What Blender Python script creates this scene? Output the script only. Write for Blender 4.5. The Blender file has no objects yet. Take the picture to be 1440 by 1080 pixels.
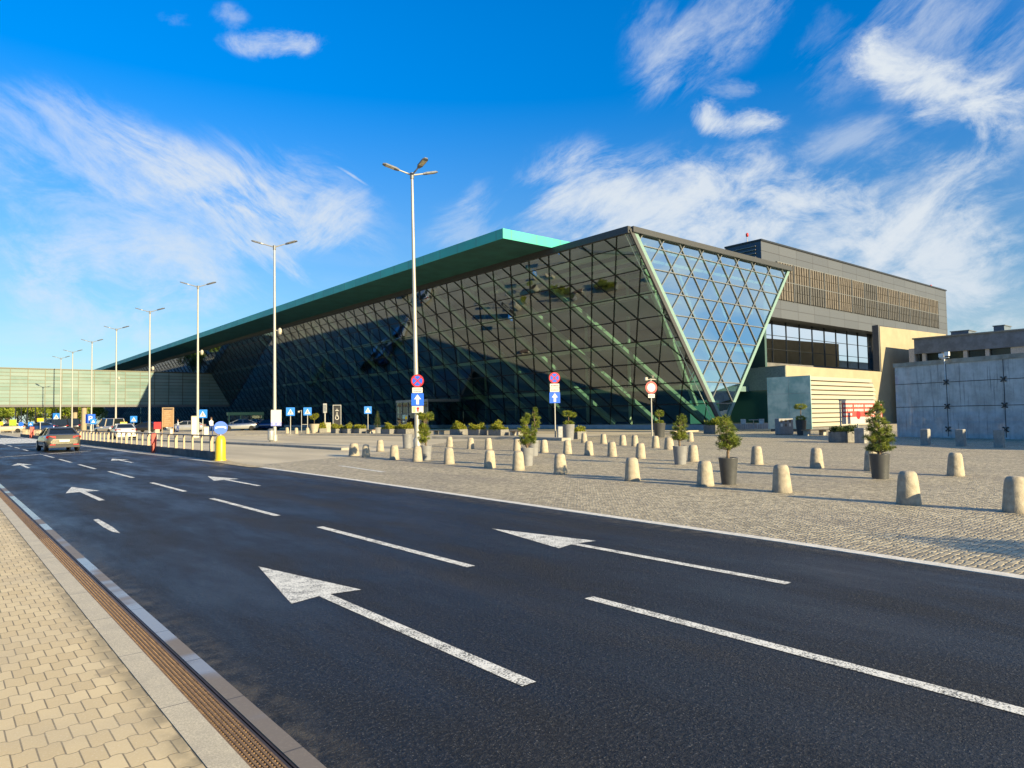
import bpy, math, random
from mathutils import Vector, Matrix
random.seed(7)
R_ = math.radians
scene = bpy.context.scene
COL = scene.collection
# ------------------------------------------------------------------ camera calibration
H = 1.9; F = 985.0; CX, CY = 720.0, 540.0
v1 = Vector((-94-CX, 598-CY, F)).normalized()
v2 = Vector((1913-CX, 569-CY, F)); v2 = (v2 - v1*v1.dot(v2)).normalized()
v3 = v2.cross(v1)
def im2w(d): d = Vector(d); return Vector((v2.dot(d), v1.dot(d), v3.dot(d)))
C0 = Vector((0, 0, H))
def ray(px, py): return im2w((px-CX, py-CY, F))
def G(px, py, z=0.0): d = ray(px, py); return C0 + d*((z-H)/d.z)
def AY(px, py, Y): d = ray(px, py); return C0 + d*(Y/d.y)
def AX(px, py, X): d = ray(px, py); return C0 + d*(X/d.x)
cam = bpy.data.cameras.new('camera'); cam.sensor_width = 36; cam.lens = 36*F/1440
cam.clip_start = 0.05; cam.clip_end = 6000
camo = bpy.data.objects.new('camera', cam); COL.objects.link(camo)
r_, u_, b_ = im2w((1,0,0)), im2w((0,-1,0)), im2w((0,0,-1))
camo.matrix_world = Matrix(((r_.x,u_.x,b_.x,0),(r_.y,u_.y,b_.y,0),(r_.z,u_.z,b_.z,H),(0,0,0,1)))
scene.camera = camo
# ------------------------------------------------------------------ materials
class NT:
    def __init__(s, nt): s.nt = nt; s.n = nt.nodes; s.l = nt.links
    def add(s, t, **kw):
        n = s.n.new(t)
        for k, v in kw.items(): setattr(n, k, v)
        return n
    def link(s, a, b): s.l.new(a, b)
    def math(s, op, a, b=None, c=None, clamp=False):
        n = s.add('ShaderNodeMath', operation=op); n.use_clamp = clamp
        for i, x in enumerate((a, b, c)):
            if x is None: continue
            if isinstance(x, (int, float)): n.inputs[i].default_value = x
            else: s.link(x, n.inputs[i])
        return n.outputs[0]
    def mix(s, f, a, b):
        n = s.add('ShaderNodeMix', data_type='RGBA')
        for k, x in ((0, f), (6, a), (7, b)):
            if isinstance(x, (int, float)): n.inputs[k].default_value = x
            elif isinstance(x, (tuple, list)): n.inputs[k].default_value = (*x, 1) if len(x) == 3 else x
            else: s.link(x, n.inputs[k])
        return n.outputs[2]
    def noise(s, vec, scale, detail=4, rough=.55, dist=0):
        n = s.add('ShaderNodeTexNoise'); n.inputs['Scale'].default_value = scale; n.inputs['Detail'].default_value = detail
        n.inputs['Roughness'].default_value = rough; n.inputs['Distortion'].default_value = dist
        if vec is not None: s.link(vec, n.inputs['Vector'])
        return n.outputs['Fac']
    def mapv(s, vec, scale=(1,1,1), rot=(0,0,0), loc=(0,0,0)):
        n = s.add('ShaderNodeMapping'); n.inputs['Scale'].default_value = scale; n.inputs['Rotation'].default_value = rot; n.inputs['Location'].default_value = loc
        s.link(vec, n.inputs['Vector']); return n.outputs[0]
    def sstep(s, x, lo, hi, a=0, b=1):
        n = s.add('ShaderNodeMapRange', interpolation_type='SMOOTHSTEP'); s.link(x, n.inputs[0])
        n.inputs[1].default_value = lo; n.inputs[2].default_value = hi; n.inputs[3].default_value = a; n.inputs[4].default_value = b
        return n.outputs[0]
MATS = {}
def newmat(name):
    m = bpy.data.materials.new(name); m.use_nodes = True
    t = NT(m.node_tree); b = m.node_tree.nodes['Principled BSDF']; MATS[name] = m
    return m, t, b
def pos(t): return t.add('ShaderNodeNewGeometry').outputs['Position']
def objc(t): return t.add('ShaderNodeTexCoord').outputs['Object']
def bump(t, b, h, strength=.3, dist=.02):
    n = t.add('ShaderNodeBump'); n.inputs['Strength'].default_value = strength; n.inputs['Distance'].default_value = dist
    t.link(h, n.inputs['Height']); t.link(n.outputs[0], b.inputs['Normal'])
def M(name, col=(.5,.5,.5), rough=.6, metal=0.0, var=.15, scale=6.0, bmp=0.0, spec=.5):
    if name in MATS: return MATS[name]
    m, t, b = newmat(name)
    b.inputs['Roughness'].default_value = rough; b.inputs['Metallic'].default_value = metal
    b.inputs['Specular IOR Level'].default_value = spec
    n = t.noise(objc(t), scale, 5)
    k = t.sstep(n, .3, .7)
    t.link(t.mix(k, tuple(c*(1-var) for c in col), tuple(min(1, c*(1+var)) for c in col)), b.inputs['Base Color'])
    if bmp: bump(t, b, t.noise(objc(t), scale*6, 4), bmp, .01)
    return m
def leafmat(name, dark, light, sc=2.5):
    m, t, b = newmat(name); b.inputs['Roughness'].default_value = .55
    n = t.noise(pos(t), sc, 3); oi = t.add('ShaderNodeObjectInfo').outputs['Random']
    n2 = t.noise(pos(t), 40, 2)
    k = t.math('ADD', t.sstep(n, .32, .68), t.math('MULTIPLY', t.math('SUBTRACT', n2, .5), 1.2), clamp=True)
    c = t.mix(k, dark, light); t.link(c, b.inputs['Base Color'])
    tr = t.add('ShaderNodeBsdfTranslucent'); t.link(c, tr.inputs['Color'])
    ms = t.add('ShaderNodeMixShader'); ms.inputs[0].default_value = .3
    t.link(b.outputs[0], ms.inputs[1]); t.link(tr.outputs[0], ms.inputs[2])
    t.link(ms.outputs[0], t.n['Material Output'].inputs[0]); return m
def glassmat(name, tint, ior=1.6, boost=0.0, refl=(1,1,1), rough=.0, wav=0.0):
    m, t, b = newmat(name); t.n.remove(b)
    fr = t.add('ShaderNodeFresnel'); fr.inputs['IOR'].default_value = ior
    f = t.math('ADD', fr.outputs[0], boost, clamp=True)
    tr = t.add('ShaderNodeBsdfTransparent'); tr.inputs['Color'].default_value = (*tint, 1)
    g = t.add('ShaderNodeBsdfGlossy'); g.inputs['Roughness'].default_value = rough; g.inputs['Color'].default_value = (*refl, 1)
    if wav:
        n = t.noise(pos(t), .35, 3); bn = t.add('ShaderNodeBump'); bn.inputs['Strength'].default_value = wav; bn.inputs['Distance'].default_value = .05
        t.link(n, bn.inputs['Height']); t.link(bn.outputs[0], g.inputs['Normal'])
    ms = t.add('ShaderNodeMixShader'); t.link(f, ms.inputs[0]); t.link(tr.outputs[0], ms.inputs[1]); t.link(g.outputs[0], ms.inputs[2])
    t.link(ms.outputs[0], t.n['Material Output'].inputs[0]); return m

def mk_setting_mats():
    # asphalt
    m, t, b = newmat('asphalt'); p = pos(t)
    fine = t.noise(p, 62, 2, .7); grit = t.noise(p, 30, 3, .75); big = t.noise(t.mapv(p, (.5,.12,1)), 1.6, 6, .6); mid = t.noise(t.mapv(p, (1,.35,1)), 3.2, 4)
    sx = t.add('ShaderNodeSeparateXYZ'); t.link(p, sx.inputs[0])
    tr = t.math('PINGPONG', t.math('ADD', sx.outputs[0], .05), .95); tr = t.math('MULTIPLY', t.sstep(tr, .45, .9), t.sstep(t.noise(t.mapv(p, (1,.06,1)), 1.5, 4), .35, .65))
    c = t.mix(t.sstep(big, .3, .72), (.0075,.0075,.008), (.019,.0195,.021))
    c = t.mix(t.math('MULTIPLY', tr, .5), c, (.030,.031,.034))
    c = t.mix(t.sstep(grit, .55, .64), c, (.040,.040,.042)); c = t.mix(t.sstep(fine, .62, .69), c, (.16,.155,.15)); c = t.mix(t.sstep(grit, .46, .38), c, (.002,.002,.0025))
    dust = t.math('ADD', t.sstep(sx.outputs[0], 2.05, 1.69), t.sstep(sx.outputs[0], 9.1, 9.6)); c = t.mix(t.math('MULTIPLY', dust, t.sstep(t.noise(p, 6, 5), .35, .75)), c, (.075,.065,.05))
    crk = t.noise(t.mapv(p, (1,.12,1)), 1.1, 8, .7); c = t.mix(t.sstep(t.math('ABSOLUTE', t.math('SUBTRACT', crk, .5)), .0035, .001, 0, .8), c, (.002,.002,.002))
    lf = t.add('ShaderNodeTexVoronoi'); lf.inputs['Scale'].default_value = .9; t.link(t.mapv(p, (1,1,0)), lf.inputs['Vector'])
    c = t.mix(t.sstep(lf.outputs['Distance'], .022, .014, 0, .7), c, (.32,.28,.2))
    t.link(c, b.inputs['Base Color']); b.inputs['Specular IOR Level'].default_value = .45
    t.link(t.math('ADD', t.sstep(big, .3, .72, .72, .36), t.math('MULTIPLY', t.math('SUBTRACT', mid, .5), .25)), b.inputs['Roughness'])
    bump(t, b, t.math('ADD', t.math('MULTIPLY', fine, .6), grit), .9, .016)
    # granite setts
    m, t, b = newmat('granite_setts'); p = pos(t)
    warp = t.add('ShaderNodeVectorMath', operation='ADD'); t.link(p, warp.inputs[0])
    nc = t.add('ShaderNodeTexNoise'); nc.inputs['Scale'].default_value = 2.2; t.link(p, nc.inputs['Vector'])
    sc = t.add('ShaderNodeVectorMath', operation='SCALE'); t.link(nc.outputs['Color'], sc.inputs[0]); sc.inputs['Scale'].default_value = .07
    t.link(sc.outputs[0], warp.inputs[1]); wv = t.mapv(warp.outputs[0], (1,1,0))
    vo = t.add('ShaderNodeTexVoronoi', feature='DISTANCE_TO_EDGE'); vo.inputs['Scale'].default_value = 10.5; vo.inputs['Randomness'].default_value = .32; t.link(wv, vo.inputs['Vector'])
    vc = t.add('ShaderNodeTexVoronoi'); vc.inputs['Scale'].default_value = 10.5; vc.inputs['Randomness'].default_value = .32; t.link(wv, vc.inputs['Vector'])
    sepc = t.add('ShaderNodeSeparateColor'); t.link(vc.outputs['Color'], sepc.inputs[0])
    c = t.mix(sepc.outputs[0], (.30,.255,.165), (.66,.565,.37))
    c = t.mix(t.sstep(t.noise(p, 60, 3), .55, .75), c, (.20,.185,.155))
    big = t.noise(t.mapv(p, (.6,.15,1)), .9, 5); c = t.mix(t.sstep(big, .42, .7, 0, .45), c, (.25,.215,.165))
    e = t.sstep(vo.outputs[0], .01, .07); c = t.mix(e, (.09,.075,.05), c)
    t.link(c, b.inputs['Base Color']); b.inputs['Roughness'].default_value = .62
    hgt = t.math('ADD', t.sstep(vo.outputs[0], 0, .22), t.math('MULTIPLY', sepc.outputs[1], .5)); bump(t, b, hgt, .8, .016)
    # smooth plaza surface
    m, t, b = newmat('plaza_surface'); p = pos(t)
    c = t.mix(t.sstep(t.noise(t.mapv(p, (.5,.1,1)), .8, 6), .3, .7), (.44,.375,.25), (.60,.515,.35))
    c = t.mix(t.sstep(t.noise(p, 20, 4), .5, .8), c, (.36,.32,.24)); t.link(c, b.inputs['Base Color']); b.inputs['Roughness'].default_value = .8
    bump(t, b, t.noise(p, 25, 4), .5, .02)
    m, t, b = newmat('far_ground'); p = pos(t)
    t.link(t.mix(t.noise(p, .05, 5), (.12,.13,.08), (.22,.21,.16)), b.inputs['Base Color']); b.inputs['Roughness'].default_value = .9
    # sidewalk wavy pavers
    m, t, b = newmat('wavy_pavers'); p = pos(t); sx = t.add('ShaderNodeSeparateXYZ'); t.link(p, sx.inputs[0])
    ph = t.math('MULTIPLY', sx.outputs[0], math.pi/.0625)
    tri = t.math('PINGPONG', t.math('ADD', sx.outputs[0], .03125), .0625)
    # trapezoid wave along x
    wave = t.sstep(tri, .015, .047, -.0125, .0125)
    cb = t.add('ShaderNodeCombineXYZ'); yy = t.math('ADD', sx.outputs[1], wave); t.link(sx.outputs[0], cb.inputs[0]); t.link(yy, cb.inputs[1])
    br = t.add('ShaderNodeTexBrick'); t.link(cb.outputs[0], br.inputs['Vector']); br.offset = .5
    br.inputs['Scale'].default_value = 1; br.inputs['Mortar Size'].default_value = .0048; br.inputs['Mortar Smooth'].default_value = .3
    br.inputs['Brick Width'].default_value = .125; br.inputs['Row Height'].default_value = .21
    br.inputs['Color1'].default_value = (.62,.475,.25,1); br.inputs['Color2'].default_value = (.74,.585,.325,1); br.inputs['Mortar'].default_value = (.20,.155,.09,1)
    c = t.mix(t.sstep(t.noise(p, 1.1, 5), .35, .75, 0, .5), br.outputs['Color'], (.50,.41,.26)); c = t.mix(t.sstep(t.noise(p, 70, 3), .5, .8, 0, .45), c, (.80,.70,.50))
    edge = t.math('MULTIPLY', t.sstep(sx.outputs[0], 1.0, 1.19), t.sstep(t.noise(p, 4, 4), .3, .6)); c = t.mix(t.math('MULTIPLY', edge, .7), c, (.22,.18,.105)); c = t.mix(t.sstep(t.noise(p, 2.3, 3), .62, .72, 0, .5), c, (.30,.24,.15))
    t.link(c, b.inputs['Base Color']); b.inputs['Roughness'].default_value = .75
    bump(t, b, t.math('SUBTRACT', t.math('MULTIPLY', t.noise(p, 60, 3), .3), br.outputs['Fac']), .6, .008)
    # granite edging slabs, with joints
    m, t, b = newmat('edging_granite'); p = pos(t)
    br = t.add('ShaderNodeTexBrick'); t.link(t.mapv(p, (1,1,1), loc=(0,.25,0)), br.inputs['Vector']); br.inputs['Brick Width'].default_value = 50; br.inputs['Row Height'].default_value = 1.35; br.inputs['Scale'].default_value = 1; br.inputs['Mortar Size'].default_value = .006
    sp = t.noise(p, 110, 3, .7); c = t.mix(t.sstep(sp, .35, .7), (.44,.38,.26), (.70,.61,.43)); c = t.mix(t.sstep(t.noise(p, 3, 5), .4, .75, 0, .4), c, (.36,.32,.24))
    c = t.mix(br.outputs['Fac'], c, (.2,.18,.14)); t.link(c, b.inputs['Base Color']); b.inputs['Roughness'].default_value = .7
    # concrete kerb with smooth wet patches, the sky's blue reflection mixed into their colour
    m, t, b = newmat('kerb_concrete'); p = pos(t); n = t.noise(t.mapv(p, (.6,1.0,1)), .75, 3, .45); w = t.sstep(n, .44, .54)
    br = t.add('ShaderNodeTexBrick'); t.link(p, br.inputs['Vector']); br.inputs['Brick Width'].default_value = 50; br.inputs['Row Height'].default_value = 1.0; br.inputs['Scale'].default_value = 1; br.inputs['Mortar Size'].default_value = .007
    c = t.mix(w, (.20,.165,.125), (.22,.225,.245)); c = t.mix(t.sstep(t.noise(p, 50, 3), .5, .8, 0, .4), c, (.33,.28,.21)); c = t.mix(br.outputs['Fac'], c, (.08,.07,.06))
    t.link(c, b.inputs['Base Color']); t.link(t.math('SUBTRACT', .6, t.math('MULTIPLY', w, .42)), b.inputs['Roughness'])
    # worn road paint
    m, t, b = newmat('road_paint'); p = pos(t)
    n = t.noise(p, 55, 4, .75); n2 = t.noise(p, 5, 3); w = t.sstep(t.math('ADD', n, t.math('MULTIPLY', t.math('SUBTRACT', n2, .5), .35)), .40, .52)
    c = t.mix(w, (.10,.10,.09), (.84,.82,.72)); t.link(c, b.inputs['Base Color']); b.inputs['Roughness'].default_value = .65
    bump(t, b, n, .5, .006)
    # stained panel concrete
    m, t, b = newmat('panel_concrete'); p = pos(t)
    c = t.mix(t.sstep(t.noise(p, .9, 6, .65), .3, .7), (.28,.295,.31), (.52,.535,.54)); st = t.noise(t.mapv(p, (4,4,.22)), 1.7, 6, .65)
    c = t.mix(t.sstep(st, .52, .70, 0, .7), c, (.11,.125,.145)); c = t.mix(t.sstep(st, .42, .30, 0, .5), c, (.52,.54,.55))
    t.link(c, b.inputs['Base Color']); b.inputs['Roughness'].default_value = .5; b.inputs['Coat Weight'].default_value = .8; b.inputs['Coat Roughness'].default_value = .03
    # patinated copper
    m, t, b = newmat('green_copper'); p = pos(t)
    br = t.add('ShaderNodeTexBrick'); sx = t.add('ShaderNodeSeparateXYZ'); t.link(p, sx.inputs[0]); cb = t.add('ShaderNodeCombineXYZ')
    t.link(t.math('ADD', sx.outputs[0], sx.outputs[1]), cb.inputs[0]); t.link(t.math('ADD', sx.outputs[2], 200), cb.inputs[1]); t.link(cb.outputs[0], br.inputs['Vector'])
    br.inputs['Scale'].default_value = 1; br.inputs['Brick Width'].default_value = 3.9; br.inputs['Row Height'].default_value = 60; br.inputs['Mortar Size'].default_value = .09
    br.inputs['Color1'].default_value = (.035,.42,.34,1); br.inputs['Color2'].default_value = (.055,.49,.39,1); br.inputs['Mortar'].default_value = (.06,.3,.24,1)
    c = t.mix(t.sstep(t.noise(t.mapv(p, (1,.25,1)), .8, 5), .35, .7, 0, .5), br.outputs['Color'], (.05,.30,.27)); t.link(c, b.inputs['Base Color']); b.inputs['Roughness'].default_value = .5
    # grey metal cladding with panel seams
    m, t, b = newmat('grey_cladding'); p = pos(t); sx = t.add('ShaderNodeSeparateXYZ'); t.link(p, sx.inputs[0]); cb = t.add('ShaderNodeCombineXYZ')
    t.link(t.math('ADD', sx.outputs[0], sx.outputs[1]), cb.inputs[0]); t.link(t.math('SUBTRACT', sx.outputs[2], 16.42), cb.inputs[1])
    br = t.add('ShaderNodeTexBrick'); br.offset = 0; t.link(cb.outputs[0], br.inputs['Vector']); br.inputs['Scale'].default_value = 1; br.inputs['Brick Width'].default_value = 5.2; br.inputs['Row Height'].default_value = 1.4; br.inputs['Mortar Size'].default_value = .05
    br.inputs['Color1'].default_value = (.088,.098,.112,1); br.inputs['Color2'].default_value = (.102,.113,.128,1); br.inputs['Mortar'].default_value = (.05,.05,.052,1)
    t.link(br.outputs['Color'], b.inputs['Base Color']); b.inputs['Roughness'].default_value = .45; b.inputs['Metallic'].default_value = .25
    # rusty steel
    m, t, b = newmat('rusty_steel'); p = pos(t); n = t.noise(p, 30, 5, .7)
    t.link(t.mix(t.sstep(n, .3, .7), (.11,.062,.028), (.29,.175,.075)), b.inputs['Base Color']); b.inputs['Roughness'].default_value = .65
    # bridge panes: pale backed glass with panel to panel tone
    m, t, b = newmat('pale_green_panes'); p = pos(t); sx = t.add('ShaderNodeSeparateXYZ'); t.link(p, sx.inputs[0]); cb = t.add('ShaderNodeCombineXYZ')
    t.link(sx.outputs[0], cb.inputs[0]); t.link(sx.outputs[2], cb.inputs[1]); br = t.add('ShaderNodeTexBrick'); br.offset = 0; t.link(t.mapv(cb.outputs[0], loc=(0,-6.6+.0,0)), br.inputs['Vector'])
    br.inputs['Scale'].default_value = 1; br.inputs['Brick Width'].default_value = 3.6; br.inputs['Row Height'].default_value = .9; br.inputs['Mortar Size'].default_value = .03; br.inputs['Bias'].default_value = -.2
    br.inputs['Color1'].default_value = (.185,.255,.235,1); br.inputs['Color2'].default_value = (.12,.19,.165,1); br.inputs['Mortar'].default_value = (.09,.09,.055,1)
    c = t.mix(t.sstep(t.noise(p, .25, 4), .4, .65, 0, .5), br.outputs['Color'], (.21,.265,.24)); t.link(c, b.inputs['Base Color']); b.inputs['Roughness'].default_value = .12
mk_setting_mats()
M('edge_strip', (.70,.66,.56), .7, var=.14, scale=7, bmp=.3)
leafmat('pine_needles', (.045,.09,.014), (.26,.30,.035), 4)
leafmat('yellow_shrub', (.10,.15,.012), (.36,.33,.02), 5)
leafmat('topiary_leaf', (.06,.11,.012), (.30,.32,.03), 6)
leafmat('tree_leaf', (.09,.15,.014), (.34,.40,.035), .35)
leafmat('dark_hedge', (.018,.045,.012), (.09,.12,.025), 6)
glassmat('front_glass', (.60,.84,.76), 1.55, .21, (.66,.80,1.0), 0, .02)
glassmat('side_glass', (.58,.82,.78), 1.7, .62, (.86,1,.97), 0, .03)
glassmat('office_glass', (.25,.33,.36), 1.7, .85, (.92,.97,1), 0, .02)
glassmat('lobby_glass', (.30,.55,.48), 1.55, .03, (.8,.95,.9), 0, .02)
glassmat('clear_glass', (.7,.8,.8), 1.5, .03)
def frosted():
    m, t, b = newmat('frosted_glass'); p = pos(t)
    c = t.mix(t.sstep(t.noise(p, .7, 4), .35, .65), (.16,.33,.32), (.40,.54,.49)); t.link(c, b.inputs['Base Color']); b.inputs['Roughness'].default_value = .12
    b.inputs['Specular IOR Level'].default_value = .8
frosted()
# ------------------------------------------------------------------ mesh builder
class MB:
    def __init__(s): s.v = []; s.f = []; s.sm = []
    def face(s, pts, smooth=False):
        k = len(s.v); s.v += [Vector(p) for p in pts]; s.f.append(list(range(k, k+len(pts)))); s.sm.append(smooth)
    def mesh(s, vs, fs, smooth=False):
        k = len(s.v); s.v += [Vector(p) for p in vs]
        for f in fs: s.f.append([i+k for i in f]); s.sm.append(smooth)
    def box(s, a, b, rz=0, piv=None):
        (x0,y0,z0),(x1,y1,z1) = a, b
        vs = [Vector(p) for p in ((x0,y0,z0),(x1,y0,z0),(x1,y1,z0),(x0,y1,z0),(x0,y0,z1),(x1,y0,z1),(x1,y1,z1),(x0,y1,z1))]
        if rz:
            piv = Vector(piv) if piv else Vector(((x0+x1)/2,(y0+y1)/2,0)); Rm = Matrix.Rotation(rz, 3, 'Z'); vs = [piv + Rm@(v-piv) for v in vs]
        s.mesh(vs, [(3,2,1,0),(4,5,6,7),(0,1,5,4),(1,2,6,5),(2,3,7,6),(3,0,4,7)])
    def rbox(s, a, b, r=.02):
        # box with bevelled vertical and top edges
        (x0,y0,z0),(x1,y1,z1) = a, b
        def ring(i, z): return [(x0+r+i,y0+i,z),(x1-r-i,y0+i,z),(x1-i,y0+r+i,z),(x1-i,y1-r-i,z),(x1-r-i,y1-i,z),(x0+r+i,y1-i,z),(x0+i,y1-r-i,z),(x0+i,y0+r+i,z)]
        s.rings([ring(0,z0), ring(0,z1-r), ring(r*.8,z1)], cap=True)
    def rings(s, rs, cap=True, smooth=False):
        n = len(rs[0]); vs = [p for r in rs for p in r]; fs = []
        for i in range(len(rs)-1):
            for j in range(n): fs.append((i*n+j, i*n+(j+1)%n, (i+1)*n+(j+1)%n, (i+1)*n+j))
        s.mesh(vs, fs, smooth)
        if cap: s.face(list(reversed(rs[0]))); s.face(rs[-1])
    def bar(s, p, q, w, h, up=(0,0,1)):
        p, q = Vector(p), Vector(q); d = (q-p).normalized(); up = Vector(up)
        a = d.cross(up)
        if a.length < 1e-4: a = d.cross(Vector((1,0,0)))
        a.normalize(); c = a.cross(d).normalized(); a *= w/2; c *= h/2
        s.rings([[p-a-c, p+a-c, p+a+c, p-a+c], [q-a-c, q+a-c, q+a+c, q-a+c]])
    def tube(s, p, q, r0, r1=None, n=10, cap=True):
        p, q = Vector(p), Vector(q); r1 = r0 if r1 is None else r1; d = (q-p).normalized()
        a = d.cross(Vector((0,0,1)));  a = d.cross(Vector((1,0,0))) if a.length < 1e-3 else a
        a.normalize(); c = d.cross(a)
        rg = lambda o, r: [o + a*(r*math.cos(2*math.pi*i/n)) + c*(r*math.sin(2*math.pi*i/n)) for i in range(n)]
        s.rings([rg(p, r0), rg(q, r1)], cap, True)
    def lathe(s, prof, n=20, o=(0,0,0), cap=True):
        o = Vector(o); s.rings([[o+Vector((r*math.cos(2*math.pi*i/n), r*math.sin(2*math.pi*i/n), z)) for i in range(n)] for r, z in prof], cap, True)
    def disc(s, c, r, th=.01, n=28, ax='y'):
        c = Vector(c); rg = lambda k: [c+Vector((r*math.cos(2*math.pi*i/n), k, r*math.sin(2*math.pi*i/n))) for i in range(n)]
        s.rings([rg(-th), rg(0)])
    def poly(s, pts, y, th=.004):
        # polygon in local xz plane facing -y
        s.rings([[(x, y-th, z) for x, z in pts], [(x, y, z) for x, z in pts]])
    def sheet(s, pts, z): s.face([(p[0], p[1], z) for p in pts])
    def build(s, name, mat, parent=None, world=True):
        off = Vector((0,0,0)); p = parent
        while p is not None and world: off += p.location; p = p.parent
        me = bpy.data.meshes.new(name); me.from_pydata([v-off for v in s.v], [], s.f); me.validate()
        me.polygons.foreach_set('use_smooth', s.sm[:len(me.polygons)] if len(me.polygons) <= len(s.sm) else [False]*len(me.polygons))
        me.materials.append(MATS[mat] if isinstance(mat, str) else mat); me.update()
        o = bpy.data.objects.new(name, me); COL.objects.link(o); o.parent = parent
        return o
def tag(o, label=None, cat=None, group=None, kind=None):
    if label: o['label'] = label
    if cat: o['category'] = cat
    if group: o['group'] = group
    if kind: o['kind'] = kind
    return o
def thing(name, label, cat, loc=(0,0,0), rz=0, group=None):
    o = bpy.data.objects.new(name, None); COL.objects.link(o); o.empty_display_size = .2
    o.location = Vector(loc); o.rotation_euler = (0,0,rz); return tag(o, label, cat, group)
def copy_tree(o, parent=None):
    c = o.copy(); COL.objects.link(c); c.parent = parent
    for ch in [x for x in o.children]: copy_tree(ch, c)
    return c
def struct(name, mb, mat): return tag(mb.build(name, mat), kind='structure')
# ------------------------------------------------------------------ sun and sky
S = Vector((.122, -1, .28)).normalized()
sun = bpy.data.lights.new('sun', 'SUN'); sun.energy = 3.7; sun.angle = R_(.5); sun.color = (1, .815, .49)
so = bpy.data.objects.new('sun', sun); COL.objects.link(so); so.rotation_euler = S.to_track_quat('Z', 'Y').to_euler(); so.location = (0, -50, 60)
def make_world():
    w = bpy.data.worlds.new('World'); scene.world = w; w.use_nodes = True; t = NT(w.node_tree)
    bg = t.n['Background']; bg.inputs['Strength'].default_value = SKY_STRENGTH
    sky = t.add('ShaderNodeTexSky', sky_type='NISHITA'); sky.sun_disc = False; sky.sun_elevation = math.asin(S.z); sky.sun_rotation = math.atan2(S.x, S.y)
    sky.air_density = 1.0; sky.dust_density = .3; sky.ozone_density = 2.0
    tc = t.add('ShaderNodeTexCoord').outputs['Generated']; sx = t.add('ShaderNodeSeparateXYZ'); t.link(tc, sx.inputs[0])
    el = t.math('ARCSINE', sx.outputs[2]); az = t.math('ARCTAN2', sx.outputs[0], sx.outputs[1])
    # deepen the zenith side, keep the horizon pale
    hs = t.add('ShaderNodeHueSaturation'); t.link(sky.outputs[0], hs.inputs['Color'])
    t.link(t.sstep(el, .02, .55, 1.05, SKY_SAT), hs.inputs['Saturation']); t.link(t.sstep(el, .0, .6, .5, SKY_VAL), hs.inputs['Value'])
    hs.inputs['Hue'].default_value = .5
    skc = t.mix(1.0, hs.outputs[0], SKY_TINT); skc.node.blend_type = 'MULTIPLY'
    cb = t.add('ShaderNodeCombineXYZ'); t.link(az, cb.inputs[0]); t.link(el, cb.inputs[1]); uv = cb.outputs[0]
    def ae(px, py): d = ray(px, py).normalized(); return math.atan2(d.x, d.y), math.asin(d.z)
    tot = None
    # clouds: two ends and half width on the sky, density, streak field, softness
    warpn = t.add('ShaderNodeTexNoise'); warpn.inputs['Scale'].default_value = 5; warpn.inputs['Detail'].default_value = 2; t.link(uv, warpn.inputs['Vector'])
    wsc = t.add('ShaderNodeVectorMath', operation='SCALE'); wsc.inputs['Scale'].default_value = .05; t.link(warpn.outputs['Color'], wsc.inputs[0])
    wad = t.add('ShaderNodeVectorMath', operation='ADD'); t.link(uv, wad.inputs[0]); t.link(wsc.outputs[0], wad.inputs[1]); wuv = wad.outputs[0]
    fields = [t.math('MULTIPLY_ADD', t.noise(t.mapv(t.mapv(wuv, rot=(0,0,R_(an))), (sx_, sy_, 1)), 1, 9, .68, .35), 2.1, -.55) for an, sx_, sy_ in ((30,6,17),(-26,6,16),(0,12,19))]
    for (a, b, hw, dens, fld, soft) in CLOUDS:
        (a0, e0), (a1, e1) = ae(*a), ae(*b); L = math.hypot(a1-a0, e1-e0)/2; ang = math.atan2(e1-e0, a1-a0)
        n = t.add('ShaderNodeMapping', vector_type='TEXTURE'); t.link(wuv, n.inputs['Vector'])
        n.inputs['Location'].default_value = ((a0+a1)/2+.025, (e0+e1)/2+.025, 0); n.inputs['Rotation'].default_value = (0, 0, ang); n.inputs['Scale'].default_value = (L*1.35, hw/985*1.7, 1)
        ln = t.add('ShaderNodeVectorMath', operation='LENGTH'); t.link(n.outputs[0], ln.inputs[0])
        mask = t.sstep(ln.outputs['Value'], .0, 1.1, 1, 0)
        v = t.math('ADD', fields[fld], t.math('MULTIPLY', t.math('SUBTRACT', mask, .55), soft*.8))
        v = t.math('MULTIPLY', t.math('MULTIPLY', t.sstep(v, .22, 1.0), t.sstep(mask, 0, .5)), dens)
        tot = v if tot is None else t.math('ADD', tot, t.math('MULTIPLY', v, t.math('SUBTRACT', 1, tot)))
    back = t.noise(t.mapv(uv, (2.2, 5, 1), rot=(0,0,.3)), 1, 6, .6, .8)
    back = t.math('MULTIPLY', t.math('MULTIPLY', t.sstep(back, .22, .58), t.sstep(t.math('ABSOLUTE', t.math('SUBTRACT', az, 2.25)), .35, 1.0, .95, 0)), t.sstep(el, .0, .10))
    tot = t.math('ADD', tot, t.math('MULTIPLY', back, t.math('SUBTRACT', 1, tot)))
    # low thin veil towards the horizon, and broken cirrus over the rest of the sky
    veil = t.noise(t.mapv(uv, (3, 11, 1), rot=(0,0,.25)), 1, 7, .6, .8)
    veil = t.math('MULTIPLY', t.sstep(veil, .40, .75), t.sstep(el, .02, .30, .55, 0))
    tot = t.math('ADD', tot, t.math('MULTIPLY', veil, t.math('SUBTRACT', 1, tot)))
    hz = t.sstep(el, -.02, .16, .25, 0); tot = t.math('ADD', tot, t.math('MULTIPLY', hz, t.math('SUBTRACT', 1, tot)), clamp=True)
    c = t.mix(tot, skc, CLOUD_COL); t.link(c, bg.inputs['Color'])
    w.cycles.sampling_method = 'MANUAL'; w.cycles.sample_map_resolution = 512
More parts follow.
